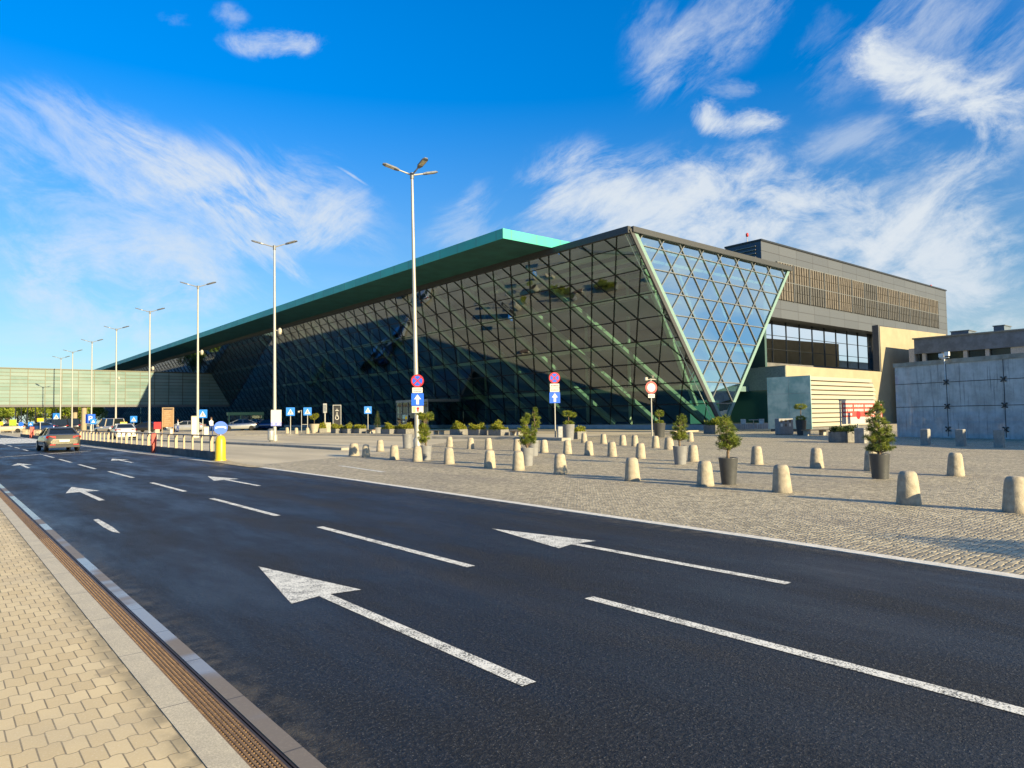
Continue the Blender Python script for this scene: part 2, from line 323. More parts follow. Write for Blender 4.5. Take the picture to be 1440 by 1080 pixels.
SKY_STRENGTH = .085; SKY_SAT = 1.6; SKY_VAL = .95; SKY_TINT = (.60, .85, 1.06); CLOUD_COL = (2.9, 3.15, 3.4)
CLOUDS = [
 ((-60,160),(260,255),52,.52,0,.5), ((-40,330),(340,330),90,.4,2,.5), ((120,190),(430,300),30,.85,0,.6), ((230,240),(540,340),70,.52,0,.5), ((380,330),(535,292),30,.85,1,.5), ((300,290),(480,340),60,.5,0,.5),
 ((60,300),(420,370),70,.45,0,.5), ((0,400),(330,420),60,.42,2,.5), ((312,46),(448,58),14,.75,2,.75), ((300,5),(350,18),10,.4,2,.55), ((225,24),(275,20),7,.25,2,.5),
 ((885,110),(965,20),44,.42,1,.4), ((900,115),(1110,-20),34,.55,1,.45), ((962,140),(1030,176),17,1.0,2,.85), ((1000,176),(1108,160),15,.95,2,.8), ((990,125),(1080,115),12,.35,2,.5),
 ((1195,62),(1330,112),36,1.0,2,1.0), ((1260,95),(1470,170),38,1.0,2,1.0), ((1220,30),(1460,40),75,.6,1,.5), ((1120,75),(1230,70),45,.3,1,.45),
 ((730,275),(900,240),44,.7,1,.6), ((720,315),(1120,285),74,.9,1,.7), ((860,275),(1260,330),70,.9,2,.7), ((1080,350),(1480,285),70,.95,1,.75), ((1160,395),(1480,410),90,.85,2,.7),
 ((1120,210),(1275,185),24,.45,1,.5), ((1290,228),(1420,222),14,.75,2,.6), ((1180,255),(1460,240),40,.35,2,.45), ((640,290),(700,260),14,.45,1,.55), ((590,340),(720,300),34,.4,1,.5), ((1000,225),(1200,255),40,.3,2,.45),
]
CLOUDS.append(((480,239),(528,269),2.4,.55,2,1.2))       # a short contrail left of the tall lamp
make_world()
scene.view_settings.view_transform = 'Standard'; scene.view_settings.look = 'None'; scene.view_settings.exposure = 1.6; scene.view_settings.gamma = 1
scene.render.engine = 'CYCLES'; scene.cycles.use_denoising = True; scene.cycles.max_bounces = 7; scene.cycles.diffuse_bounces = 3; scene.cycles.transparent_max_bounces = 16; scene.cycles.caustics_reflective = False; scene.cycles.caustics_refractive = False
scene.cycles.sample_clamp_indirect = 6

# ------------------------------------------------------------------ ground, road, pavements
EDGE = [(-60,9.0),(-10,9.3),(2.5,9.44),(5.5,9.64),(12.5,9.86),(20,10.1),(30,10.2),(38,9.95),(50,9.7),(76,9.5),(320,9.4)]
def edge_x(y):
    for (y0,x0),(y1,x1) in zip(EDGE, EDGE[1:]):
        if y <= y1: return x0+(x1-x0)*(y-y0)/(y1-y0)
    return EDGE[-1][1]
mb = MB(); mb.sheet([(-1500,-900),(1500,-900),(1500,2500),(-1500,2500)], -.06); struct('ground', mb, 'far_ground')
mb = MB(); L = [(1.69,y) for y,_ in EDGE]; Rr = [(x,y) for y,x in EDGE]
for i in range(len(EDGE)-1): mb.sheet([L[i], Rr[i], Rr[i+1], L[i+1]], 0)
struct('road', mb, 'asphalt')
mb = MB()                       # flush stone strip along the road edge
for (y0,x0),(y1,x1) in zip(EDGE, EDGE[1:]):
    mb.mesh([(x0,y0,-.05),(x0+.20,y0,-.05),(x1+.20,y1,-.05),(x1,y1,-.05),(x0,y0,.008),(x0+.20,y0,.008),(x1+.20,y1,.008),(x1,y1,.008)], [(4,5,6,7),(0,1,5,4),(2,3,7,6),(0,4,7,3),(1,2,6,5)])
struct('kerb', mb, 'edge_strip')
# setts fill the forecourt near the camera, the smooth surface lies beyond a slanted seam
seam = [G(352,655.5), G(420,644), G(470,638), G(500,630), G(565,622), G(600,616)]
mb = MB()
for (y0,x0),(y1,x1) in zip(EDGE[:7], EDGE[1:7]): mb.sheet([(x0+.20,y0),(72,y0),(72,y1),(x1+.20,y1)], .0)
struct('forecourt_paving', mb, 'granite_setts')
mb = MB(); mb.sheet([(10.37,30),(72,30),(72,46.5),(46,46.5),(32,46.5),(19,34.5)], .0); struct('forecourt_paving', mb, 'granite_setts')
mb = MB(); mb.sheet([(9.2,30),(130,30),(130,400),(9.2,400)], -.012); mb.sheet([(72,-60),(200,-60),(200,30),(72,30)], -.012); struct('forecourt', mb, 'plaza_surface')
mb = MB(); mb.sheet([(-30,-40),(1.19,-40),(1.19,300),(-30,300)], .0); struct('pavement', mb, 'wavy_pavers')
mb = MB(); mb.box((1.195,-40,-.05),(1.375,300,.004)); struct('pavement_edging', mb, 'edging_granite')
mb = MB(); mb.box((1.575,-40,-.05),(1.688,300,.006)); struct('kerb', mb, 'kerb_concrete')
M('channel_dark', (.03,.018,.010), .9); M('channel_steel', (.10,.065,.045), .5, .6)
g = thing('drain_grate', 'long rusty slotted drain grate between granite edging and kerb', 'drain grate', (1.45,0,0))
mb = MB(); mb.box((1.376,-10,-.06),(1.574,200,-.035)); mb.build('channel', 'channel_dark', g)
mb = MB(); mb.box((1.537,-10,-.034),(1.552,200,-.004)); mb.box((1.560,-10,-.034),(1.5735,200,-.001)); mb.build('frame', 'channel_steel', g)
mb = MB()
for i in range(6): x = 1.384+i*.0285; mb.box((x-.0068,-2,-.03),(x+.0068,200,.0))
y = 2.6
while y < 60: mb.box((1.378,y,-.029),(1.535,y+(.011 if y < 14 else .03),-.003)); y += .034 if y < 14 else .12
mb.build('grating', 'rusty_steel', g)
# lane markings and a painted patch of sun glare: sheets 4 mm over the asphalt
mb = MB(); Z = .004
for y0,y1 in [(.9,5.23),(7.31,11.85),(13.82,18.12),(20.44,24.27),(26.9,31.2),(33.4,37.7),(39.9,44.2),(46.4,50.7),(60,64),(66.5,70.5),(73,77),(79.5,83.5)]:
    x = 5.32 if y0 < 30 else 5.2
    mb.sheet([(x-.065,y0),(x+.065,y0),(x+.065,y1),(x-.065,y1)], Z)
def arrow(xc, ytip, L=5.38, hw=.41):
    mb.sheet([(xc-hw,ytip-2.1),(xc-.075,ytip-2.0),(xc-.075,ytip-2.0),(xc,ytip)], Z); mb.sheet([(xc+hw,ytip-2.05),(xc,ytip),(xc-.075,ytip-2.0),(xc+.075,ytip-2.0)], Z)
    mb.sheet([(xc-.065,ytip-L),(xc+.065,ytip-L),(xc+.065,ytip-2.004),(xc-.065,ytip-2.004)], Z)
arrow(3.30,9.23); arrow(7.38,9.53); arrow(3.22,24.6,4.9); arrow(7.35,25.5,5.0); arrow(3.2,41.5,4.9); arrow(7.3,42,5)
a, b = G(-40,646), G(128,634); mb.sheet([(a.x,a.y-.15),(b.x,b.y-.15),(b.x,b.y+.15),(a.x,a.y+.15)], Z)
a = [G(131,731),G(138,730),G(158,741),G(169,750),G(158,748),G(146,742)]; mb.sheet([(p.x,p.y) for p in a], Z)
a = [G(2,616),G(62,617),G(62,622.5),G(-20,625)]; mb.sheet([(p.x,p.y) for p in a], Z)  # white sheet standing in for the sun's reflection on the far road
a, b = G(478,655), G(540,664); mb.sheet([(a.x-.1,a.y),(a.x+.1,a.y),(b.x+.1,b.y),(b.x-.1,b.y)], Z+.002)
struct('markings_and_glare', mb, 'road_paint')
# raised kerb lines of the drop-off lane and of the terrace before the terminal
M('kerb_stone', (.33,.31,.26), .8, var=.2, scale=2)
def kerb_run(pts, w=.35, h=.13):
    mb = MB()
    for p, q in zip(pts, pts[1:]):
        p, q = Vector(p), Vector(q); n = Vector((q.y-p.y, p.x-q.x, 0)).normalized()*w; z = Vector((0,0,h)); lo = Vector((0,0,-.05))
        mb.mesh([p+lo,p+n+lo,q+n+lo,q+lo,p+z,p+n+z,q+n+z,q+z], [(4,5,6,7),(0,1,5,4),(1,2,6,5),(2,3,7,6),(3,0,4,7)])
    return struct('kerb', mb, 'kerb_stone')
k1 = [G(x,y) for x,y in ((150,617.5),(240,621),(315,624),(400,628),(480,633))]
kerb_run([(p.x,p.y,0) for p in reversed(k1)], .5, .14)
k2 = [G(x,y) for x,y in ((330,612.5),(420,612),(520,612.5),(570,613))]
kerb_run([(p.x,p.y,0) for p in reversed(k2)], .5, .13)
k3 = [G(x,y) for x,y in ((607,617),(725,618),(790,620))]
kerb_run([(p.x,p.y,0) for p in reversed(k3)], .9, .22)
mb = MB(); mb.box((61.5,47.2,-.05),(71.6,345,.10)); struct('pavement', mb, 'plaza_surface')

# ------------------------------------------------------------------ terminal
TN = math.tan(R_(30)); X0 = 70.8; ZB = .66; ZT = 22.1; CW = 3.73; RH = (ZT-ZB)/8.62
def fx(z): return X0 - z*TN
def ey(z): return 47.5 + (z-ZB)/(ZT-ZB)*2.3          # free edge of the long front, in its plane
Y1 = 430.0
M('mullion_dark', (.012,.015,.015), .45, .3); M('mullion_steel', (.20,.21,.205), .4, .5); M('edge_steel', (.055,.058,.06), .5, .3)
M('strut_green', (.68,.80,.60), .45, var=.06); M('edge_pale', (.17,.27,.235), .35, var=.08); M('slab_dark', (.05,.085,.085), .7); M('interior_wall', (.035,.08,.08), .8); M('ceiling_grey', (.11,.19,.185), .7)
M('plinth_stone', (.30,.32,.34), .6, var=.12, scale=1); M('beige_panel', (.42,.36,.29), .6)
T = thing('airport_terminal', 'long airport terminal with outward leaning dark glass front under green copper canopy', 'terminal', (70,60,0))
P0 = Vector((fx(ZB),47.5,ZB)); P1 = Vector((fx(ZT),49.8,ZT)); P2 = Vector((91.5,49.8,21.85)); P0b = Vector((P0.x+.9, 47.5, ZB))
mb = MB(); mb.face([P0, P1, (fx(ZT),Y1,ZT), (fx(ZB),Y1,ZB)]); mb.build('glass_front', 'front_glass', T)
nf = Vector((-math.cos(R_(30)),0,-math.sin(R_(30))))     # outward normal of the front
mb = MB(); o = nf*.07
def clip_front(ya, za, yb, zb):
    # clip a straight lattice line (y,z) to y >= ey(z)
    fa, fb = ya-ey(za), yb-ey(zb)
    if fa < 0 and fb < 0: return None
    if fa < 0: t = fa/(fa-fb); ya, za = ya+(yb-ya)*t, za+(zb-za)*t
    if fb < 0: t = fb/(fb-fa); yb, zb = yb+(ya-yb)*t, zb+(za-zb)*t
    return ya, za, yb, zb
rows = [ZB + RH*i for i in range(9)]
for z in rows[1:]: mb.bar(Vector((fx(z),ey(z),z))+o, Vector((fx(z),Y1,z))+o, .085, .06, nf)
n_rows = (ZT-ZB)/RH
yv = 54.05 + 7*1.50                                      # a lattice vertex on the base line (row 1 from the top at 54.05)
j = -16
while yv + j*CW < Y1+18:
    for s in (2.23, -1.50):
        ya = yv + j*CW; yb = ya + s*n_rows
        c = clip_front(ya, ZB, yb, ZT)
        if c and c[0] < Y1 and c[2] < Y1+1: mb.bar(Vector((fx(c[1]),c[0],c[1]))+o, Vector((fx(c[3]),c[2],c[3]))+o, .085, .06, nf)
    j += 1
mb.build('mullion_grid', 'mullion_dark', T)
# gable: leaning glass triangle with equilateral lattice
mb = MB(); mb.face([P0, P0b, P2, P1]); mb.build('glass_gable', 'side_glass', T)
ns = (P2-P1).cross(P0-P1).normalized(); ns = -ns if ns.y > 0 else ns
mb = MB(); o2 = ns*.06
eL = (P1-P0)/n_rows; eR = (P2-P0b)/n_rows
for k in range(1, 9): mb.bar(P0+eL*k+o2, P0b+eR*k+o2, .10, .12, ns)
for k in range(1, 9):
    # lines parallel to the left edge start on the right edge at row k, and the reverse
    a = P0b + eR*k; e = a + eL*(n_rows-k); mb.bar(a+o2, e+o2, .10, .12, ns)
    a = P0 + eL*k; e = a + eR*(n_rows-k); mb.bar(a+o2, e+o2, .10, .12, ns)
mb.build('gable_mullions', 'mullion_steel', T)
mb = MB(); mb.bar(P0+o2*2, P1+o2*2, .20, .5, nf); mb.build('corner_beam', 'edge_steel', T)
d_ = (P2-P1).normalized()
mb = MB(); mb.bar(P0+d_*.62+o2*1.6, P1+d_*.62+o2*1.6, .62, .12, ns); mb.build('corner_strip', 'edge_pale', T)
mb = MB(); mb.bar(P0b-d_*.0+o2*1.6, P2-d_*.15+o2*1.6, .42, .12, ns); mb.build('corner_strip', 'edge_pale', T)
mb = MB(); mb.bar(P0b+Vector((.8,.6,0)), P2+Vector((.8,.6,0)), .35, .35, ns); mb.build('edge_post', 'strut_green', T)
mb = MB(); mb.bar(P0-d_*.45+Vector((0,.35,0)), P1-d_*.3+Vector((0,.6,0)), .06, .06, ns); mb.build('edge_rail', 'strut_green', T)
# top trim
mb = MB(); mb.bar(P1+Vector((-.12,-.1,-.05)), Vector((fx(ZT)-.12,Y1,ZT-.05)), .5, .75); mb.build('roof_edge', 'edge_steel', T)
mb = MB(); mb.bar(P1+Vector((.15,-.25,.0)), P2+Vector((0,-.25,0)), .4, .62); mb.build('roof_edge', 'edge_steel', T)
mb = MB(); mb.mesh([(fx(ZT),49.8,ZT+.2),(91.5,49.8,ZT-.05),(98,Y1,ZT+.2),(fx(ZT),Y1,ZT+.2),(fx(ZT),49.8,ZT-.3),(91.5,49.8,ZT-.5),(98,Y1,ZT-.3),(fx(ZT),Y1,ZT-.3)], [(0,1,2,3),(7,6,5,4),(0,4,5,1),(1,5,6,2),(2,6,7,3),(3,7,4,0)]); mb.build('roof_slab', 'ceiling_grey', T)
# canopy
mb = MB(); mb.box((50.03,61.8,22.4),(80,Y1+4,23.56)); mb.build('canopy', 'green_copper', T)
M('shaded_copper', (.018,.105,.095), .6, var=.2, scale=.4)  # darker copy of the canopy copper, underside shade put into the colour
mb = MB(); mb.box((50.1,61.9,22.394),(58.5,Y1+3.9,22.3985)); mb.build('canopy_shade_sheet', 'shaded_copper', T)
mb = MB(); mb.box((58.6,63.4,22.32),(59.2,Y1,22.395)); mb.build('canopy_upstand', 'beige_panel', T)
mb = MB(); mb.box((58.5,62.3,22.31),(79,63.0,22.398)); mb.build('canopy_upstand', 'beige_panel', T)
# interior
for z in (5.6, 11.0, 16.4):
    mb = MB(); mb.mesh([(fx(z)+3.4,53.5,z),(88,53.5,z),(88,Y1-1,z),(fx(z)+3.4,Y1-1,z),(fx(z)+3.4,53.5,z-.7),(88,53.5,z-.7),(88,Y1-1,z-.7),(fx(z)+3.4,Y1-1,z-.7)], [(0,1,2,3),(7,6,5,4),(0,4,5,1),(1,5,6,2),(2,6,7,3),(3,7,4,0)]); mb.build('floor_slab', 'ceiling_grey', T)
mb = MB(); mb.box((88.3,52,.2),(88.8,Y1-1,21.5)); mb.build('inner_wall', 'interior_wall', T)
mb = MB(); mb.box((71,Y1-.6,.2),(88.3,Y1-.1,21.5)); mb.build('inner_wall', 'interior_wall', T)
mb = MB(); mb.box((70.9,48.2,.2),(88.2,Y1-1,.62)); mb.build('ground_floor', 'slab_dark', T)
slope = 2.23/RH
i = 0; y = 47.5 + 2*CW*.3
while y < 150:                                           # inclined pale green struts behind the lattice
    zt = 21.4; yb = y; yt = y + slope*(zt-.7)*1.0
    a = Vector((fx(.7)+1.0, yb, .7)); b = Vector((fx(zt)+1.0, yt, zt))
    mb = MB(); mb.bar(a, b, .72, .5, nf); mb.build('strut', 'strut_green', T); y += 2*CW; i += 1
y = AX(884,480,75).y; dy = (AX(771.7,480,75).y-y)/2
for k in range(16):                                      # upright columns further in
    mb = MB(); mb.tube((75,y+dy*k,.63),(75,y+dy*k,21.7), .24, .24, 12); mb.build('column', 'strut_green', T)
for z in (5.2, 10.6, 16.0):
    mb = MB(); mb.bar((fx(z)+2.2,51,z),(fx(z)+2.2,170,z), .35, .45); mb.build('tie_beam', 'strut_green', T)
# gable trusses in the roof void
for k in range(7):
    x = 62+k*4.2; mb = MB(); mb.bar((x,50.9,21.1),(x,85,21.1), .35, .6); mb.build('roof_beam', 'strut_green', T)
for z in (20.9, 19.6):
    mb = MB(); mb.bar((fx(z)+2.2,51.4,z),(89.5,51.4,z), .25, .35); mb.build('roof_beam', 'strut_green', T)
for (xa,za,xb,zb) in ((73.5,3,63,20.8),(77,8,69.5,20.8),(81,13,76.4,20.8)):
    mb = MB(); mb.bar((xa,52.9,za),(xb,52.9,zb), .4, .5, ns); mb.build('strut', 'strut_green', T)
# plinth and entrance
mb = MB(); mb.box((70.0,47.2,.0),(71.6,Y1,.655)); mb.build('plinth', 'plinth_stone', T)
mb = MB(); mb.box((71.6,47.2,.0),(90,48.0,.655)); mb.build('plinth', 'plinth_stone', T)
# entrance lobby standing out of the front
M('portal_frame', (.25,.25,.24), .4, .6); M('lamp_warm', (.8,.6,.3), .4)
E = thing('entrance_lobby', 'glazed entrance lobby projecting from the dark terminal front', 'entrance', (64,101,0))
mb = MB(); mb.box((62,96.5,.1),(62.06,106.5,4.6)); mb.box((62.06,96.5,.1),(69,96.56,4.6)); mb.box((62.06,106.44,.1),(69,106.5,4.6)); mb.build('glazing', 'clear_glass', E)
mb = MB()
for y in (96.45,98.4,100.4,102.6,104.6,106.4): mb.box((61.9,y,.1),(61.995,y+.12,4.7))
mb.box((61.85,96.4,4.6),(69.2,106.6,5.0)); mb.box((61.9,96.4,2.6),(61.99,106.6,2.72)); mb.build('frame', 'portal_frame', E)
for y in (99.2,103.4):
    mb = MB(); mb.box((61.8,y-.9,.1),(61.88,y+.9,2.5)); mb.build('door', 'front_glass', E)

# ------------------------------------------------------------------ office block behind the gable
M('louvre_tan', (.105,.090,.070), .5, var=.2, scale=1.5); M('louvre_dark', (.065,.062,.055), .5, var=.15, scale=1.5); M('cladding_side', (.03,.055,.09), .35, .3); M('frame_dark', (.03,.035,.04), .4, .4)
M('louvre_back', (.035,.035,.033), .6); M('louvre_gap', (.065,.057,.047), .6); M('spandrel', (.12,.118,.112), .6, var=.2, scale=.8)
B = thing('office_block', 'grey metal clad block with louvred window strip rising behind the glass gable', 'building', (130,60,0))
mb = MB(); mb.box((94.95,56,16.42),(168.24,62.1,27.7)); mb.build('cladding', 'grey_cladding', B)
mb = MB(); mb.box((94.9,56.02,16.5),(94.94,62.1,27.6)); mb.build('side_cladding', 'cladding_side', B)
mb = MB(); mb.box((94.8,55.85,27.7),(168.4,62.2,27.95)); mb.build('parapet', 'frame_dark', B)
for k in range(4):
    mb = MB(); mb.tube((94.75,56.8+.0,27.0-k*.55),(94.75,61.9,27.0-k*.55), .09); mb.build('side_rail', 'mullion_steel', B)
tan = {(0,r) for r in (0,1)}; tan |= {(i,0) for i in (1,2,3,4,5,7,8,9,10,11,12)}; tan |= {(3,1),(4,1)}
x = 99.0; n = 13; wb = (163.1-99.0)/n
for i in range(n):
    for r in (0,1):
        z1, z0 = (25.0, 22.2) if r == 0 else (22.1, 19.3)
        mb = MB(); xa, xb = x+i*wb+.12, x+(i+1)*wb-.12
        q = xa+.1; sp = (xb-xa-.1)/6
        for kk in range(6): mb.box((xa+.1+kk*sp,55.80,z0),(xa+.1+kk*sp+sp*.62,55.90,(z0+z1)/2-.05)); mb.box((xa+.1+kk*sp,55.80,(z0+z1)/2+.05),(xa+.1+kk*sp+sp*.62,55.90,z1))
        pn = mb.build('louvre_panel', 'louvre_tan' if (i,r) in tan else 'louvre_dark', B)
        mb = MB(); mb.box((xa,55.93,z0),(xb,55.97,z1)); mb.build('backing', 'louvre_gap' if (i,r) in tan else 'louvre_back', pn)
mb = MB()
for i in range(n+1): mb.box((x+i*wb-.07,55.80,19.2),(x+i*wb+.07,55.96,25.1))
mb.box((x,55.82,22.1),(163.1,55.9,22.2)); mb.box((x,55.8,25.0),(163.1,55.9,25.12)); mb.build('louvre_frame', 'mullion_steel', B)
mb = MB(); mb.box((92,58.4,9.8),(136,58.46,16.42)); mb.build('window_band', 'office_glass', B)
mb = MB()
for k in range(11): mb.box((93+k*4.2,58.28,9.8),(93.05+k*4.2,58.39,16.42))
for z in (9.75,11.9,14.1): mb.box((92,58.27,z),(136,58.38,z+.05))
mb.build('window_frame', 'frame_dark', B)
mb = MB(); mb.box((90,58.2,7.0),(136,58.9,9.74)); mb.build('spandrel', 'spandrel', B)
mb = MB(); mb.box((92,66,7),(168,66.3,16.4)); mb.box((90,58.9,7.0),(136,66,9.6)); mb.build('inner_wall', 'interior_wall', B)
mb = MB(); mb.box((136.1,58,6.0),(168,62,16.41)); mb.build('wall', 'spandrel', B)
for xx, zz, col in ((92.3,1.5,0),(160.5,1.0,1)):
    pass
def mast(label, px, py0, py1, Y):
    a, b = AY(px,py0,Y), AY(px,py1,Y); m = thing('roof_mast', label, 'mast', (a.x,Y,27.95), 0)
    mb = MB(); mb.tube((a.x,Y,27.95),(a.x,Y,b.z-.3), .07, .05, 8); mb.build('pole', 'mullion_steel', m)
    mb = MB(); mb.lathe([(.05,b.z-.5),(.22,b.z-.4),(.22,b.z),(.08,b.z+.15)], 10, (a.x,Y,0)); mb.build('beacon_light', 'red_paint', m)
M('red_paint', (.45,.02,.02), .5); M('white_paint', (.78,.78,.75), .5, var=.05); M('blue_paint', (.01,.10,.62), .4, var=.05); M('black_paint', (.012,.012,.014), .4)
mast('thin roof mast with red light above the grey block, beside the glass gable', 1051, 340, 329, 61)
mast('short roof beacon at the far end of the grey block', 1309, 404, 401.5, 57)
# ------------------------------------------------------------------ cream walls, kiosk and low buildings
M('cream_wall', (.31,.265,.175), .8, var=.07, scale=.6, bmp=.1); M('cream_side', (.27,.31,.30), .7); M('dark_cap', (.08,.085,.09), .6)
W = thing('cream_wall', 'tall cream rendered wall stepping down to a low annex beside the office block', 'wall', (110,50,0))
mb = MB(); mb.box((86.49,48,0),(115.6,52,8.17)); mb.build('annex', 'cream_wall', W)
mb = MB(); mb.mesh([(115.61,48,0),(143.3,48,0),(143.3,48,15.9),(115.42,48,15.4),(115.61,49,0),(143.3,49,0),(143.3,49,15.9),(115.42,49,15.4)], [(0,1,2,3),(7,6,5,4),(3,2,6,7),(0,3,7,4),(1,5,6,2)]); mb.build('tall_wall', 'cream_wall', W)
mb = MB(); mb.box((115.0,48.05,8.18),(115.40,49.0,15.6)); mb.build('wall_end', 'dark_cap', W)
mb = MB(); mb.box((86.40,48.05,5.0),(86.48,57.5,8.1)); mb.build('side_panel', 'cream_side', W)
mb = MB(); mb.box((86.41,48.15,.1),(86.47,57.5,4.95)); mb.build('side_glazing', 'frosted_dark', W) if 'frosted_dark' in MATS else None
m_, t_, b_n = newmat('frosted_dark'); b_n.inputs['Base Color'].default_value = (.03,.10,.09,1); b_n.inputs['Roughness'].default_value = .15
mb.build('side_glazing', 'frosted_dark', W)
mb = MB(); mb.box((78.5,57.5,.1),(86.4,58.0,8.0)); mb.build('rear_panel', 'frosted_dark', W)

KX, KY = 67.5, 35.0
K = thing('kiosk_pavilion', 'single storey pavilion with white horizontal louvres and frosted glass side', 'pavilion', (KX,KY,0))
M('louvre_white', (.37,.335,.255), .5, var=.05); M('plinth_dark', (.12,.12,.12), .7)
mb = MB(); mb.box((KX+.3,KY+.25,.45),(82.4,39.3,5.2)); mb.build('core', 'plinth_dark', K)
nl = 11; z0, z1 = .45, 5.6; dz = (z1-z0)/nl
for i in range(nl):
    zb = z0+i*dz; xr = 82.9 if i < nl-2 else (82.5 if i == nl-2 else 81.9)
    pr = []
    mb = MB()
    ring = lambda y0, z0_, z1_: [(KX+.05,y0,z0_),(xr-.6,y0,z0_),(xr-.15,y0+.35,z0_),(xr,y0+1.0,z0_),(xr,y0+1.0,z1_),(xr-.15,y0+.35,z1_),(xr-.6,y0,z1_),(KX+.05,y0,z1_)]
    f0 = [(KX+.05,KY-.10,zb+.03),(xr-.6,KY-.10,zb+.03),(xr-.12,KY+.3,zb+.03),(xr,KY+1.2,zb+.03)]
    f1 = [(KX+.05,KY+.06,zb+dz-.07),(xr-.65,KY+.06,zb+dz-.07),(xr-.25,KY+.4,zb+dz-.07),(xr-.14,KY+1.2,zb+dz-.07)]
    bk0 = [(p[0]-.05,p[1]+.2,p[2]) for p in f0]; bk1 = [(p[0]-.05,p[1]+.14,p[2]) for p in f1]
    for a in range(3):
        mb.face([f0[a],f0[a+1],f1[a+1],f1[a]]); mb.face([f0[a+1],f0[a],bk0[a],bk0[a+1]]); mb.face([f1[a],f1[a+1],bk1[a+1],bk1[a]])
    mb.build('louvre', 'louvre_white', K)
mb = MB(); mb.box((KX-.06,KY-.12,.25),(KX+.04,39.6,5.62)); mb.build('glass_side', 'frosted_glass', K)
mb = MB()
mb.box((KX-.075,KY-.12,3.85),(KX-.061,39.6,3.88)); mb.box((KX-.075,37.2,.25),(KX-.061,37.22,5.6)); mb.build('glass_joint', 'cream_side', K)
mb = MB(); mb.box((KX+.1,KY+.1,0),(82.4,39.4,.44)); mb.build('base', 'plinth_dark', K)
mb = MB(); mb.box((KX+.1,KY+.3,5.3),(82.3,39.4,5.58)); mb.build('roof', 'louvre_white', K)
# concrete panel wall
WA = Vector((55.9,22.28,0)); WD = (Vector((53.39,13.71,0))-WA).normalized(); WN = Vector((WD.y,-WD.x,0)); WN = WN if WN.x < 0 else -WN
CWt = thing('concrete_wall', 'stained concrete panel wall with bolted clamp plates at the right of the forecourt', 'wall', WA)
ln = 32; th = .35
def onw(px, py): d = ray(px,py); tt = (WA-C0).dot(WN)/d.dot(WN); return C0+d*tt
a, b = WA, WA+WD*ln
mb = MB(); bk = -WN*th; zt = 5.2; ln = 15.6; b = WA+WD*ln
mb.rings([[a+bk, a, b, b+bk], [p+Vector((0,0,zt)) for p in (a+bk, a, b, b+bk)]]); c_ = Vector((41.5,-7,0)); e_ = (c_-b).normalized(); f_ = Vector((-e_.y,e_.x,0)); f_ = f_ if f_.x > 0 else -f_; g_ = f_*th
mb.rings([[b+WD*.01+g_, b+WD*.01, c_, c_+g_], [p+Vector((0,0,zt+.25)) for p in (b+WD*.01+g_, b+WD*.01, c_, c_+g_)]])  # bend out of view, added so its shadow reaches the square posts
mb.build('panel_wall', 'panel_concrete', CWt)
M('cope_stone', (.36,.33,.26), .8, var=.25, scale=1.5)
mb = MB(); q = [a+bk*1.3-WD*.1, a-bk*.2-WD*.1, b-bk*.2, b+bk*1.3]; mb.rings([[p+Vector((0,0,5.201)) for p in q], [p+Vector((0,0,5.5)) for p in q]]); mb.build('coping', 'cope_stone', CWt)
M('joint_dark', (.07,.075,.08), .8); M('clamp_steel', (.05,.055,.06), .4, .7)
sa = (onw(1331,540)-WA).dot(WD); sb = (onw(1411.5,533)-WA).dot(WD); stp = sb-sa
mb = MB()
for k in range(-1, 7):
    s = sa+k*stp
    if .3 < s < 15.4: p = WA+WD*s+WN*.006; mb.bar(p+Vector((0,0,.1)), p+Vector((0,0,5.19)), .012, .05, WD)
for z in (2.2, 3.9): mb.bar(WA+WN*.006+Vector((0,0,z)), b+WN*.006+Vector((0,0,z)), .012, .045)
mb.build('panel_joints', 'joint_dark', CWt)
for k in range(0, 4):
    for z in (.62, 2.2, 3.9):
        p = WA+WD*(sa+k*stp)+WN*.05+Vector((0,0,z)); mb = MB()
        for s1 in (1,-1):
            mb.bar(p-WD*.14-Vector((0,0,.13*s1)), p+WD*.14+Vector((0,0,.13*s1)), .04, .055, WN)
        mb.bar(p-WN*.05, p+WN*.05, .12, .12)
        for s1 in (1,-1):
            for s2 in (1,-1): e = p+WD*.14*s1+Vector((0,0,.13*s2)); mb.tube(e-WN*.04, e+WN*.05, .042, .042, 8)
        mb.build('clamp_plate', 'clamp_steel', CWt)
p = onw(1331,500)+WN*.25; fl = thing('floodlight', 'twin floodlight fixed on top of the concrete panel wall', 'floodlight', (p.x,p.y,5.5))
mb = MB(); mb.box((p.x-.12,p.y-.32,5.72),(p.x+.14,p.y-.05,6.0)); mb.box((p.x-.12,p.y+.05,5.65),(p.x+.14,p.y+.32,5.9)); mb.build('lamp_head', 'white_paint', fl)
mb = MB(); mb.bar((p.x,p.y-.3,5.6),(p.x,p.y+.3,5.6), .06, .06); mb.tube((p.x,p.y,5.3),(p.x,p.y,5.62), .04); mb.tube((p.x,p.y-.02,5.3),(p.x,p.y-.02,4.1), .025); mb.build('bracket', 'white_paint', fl)
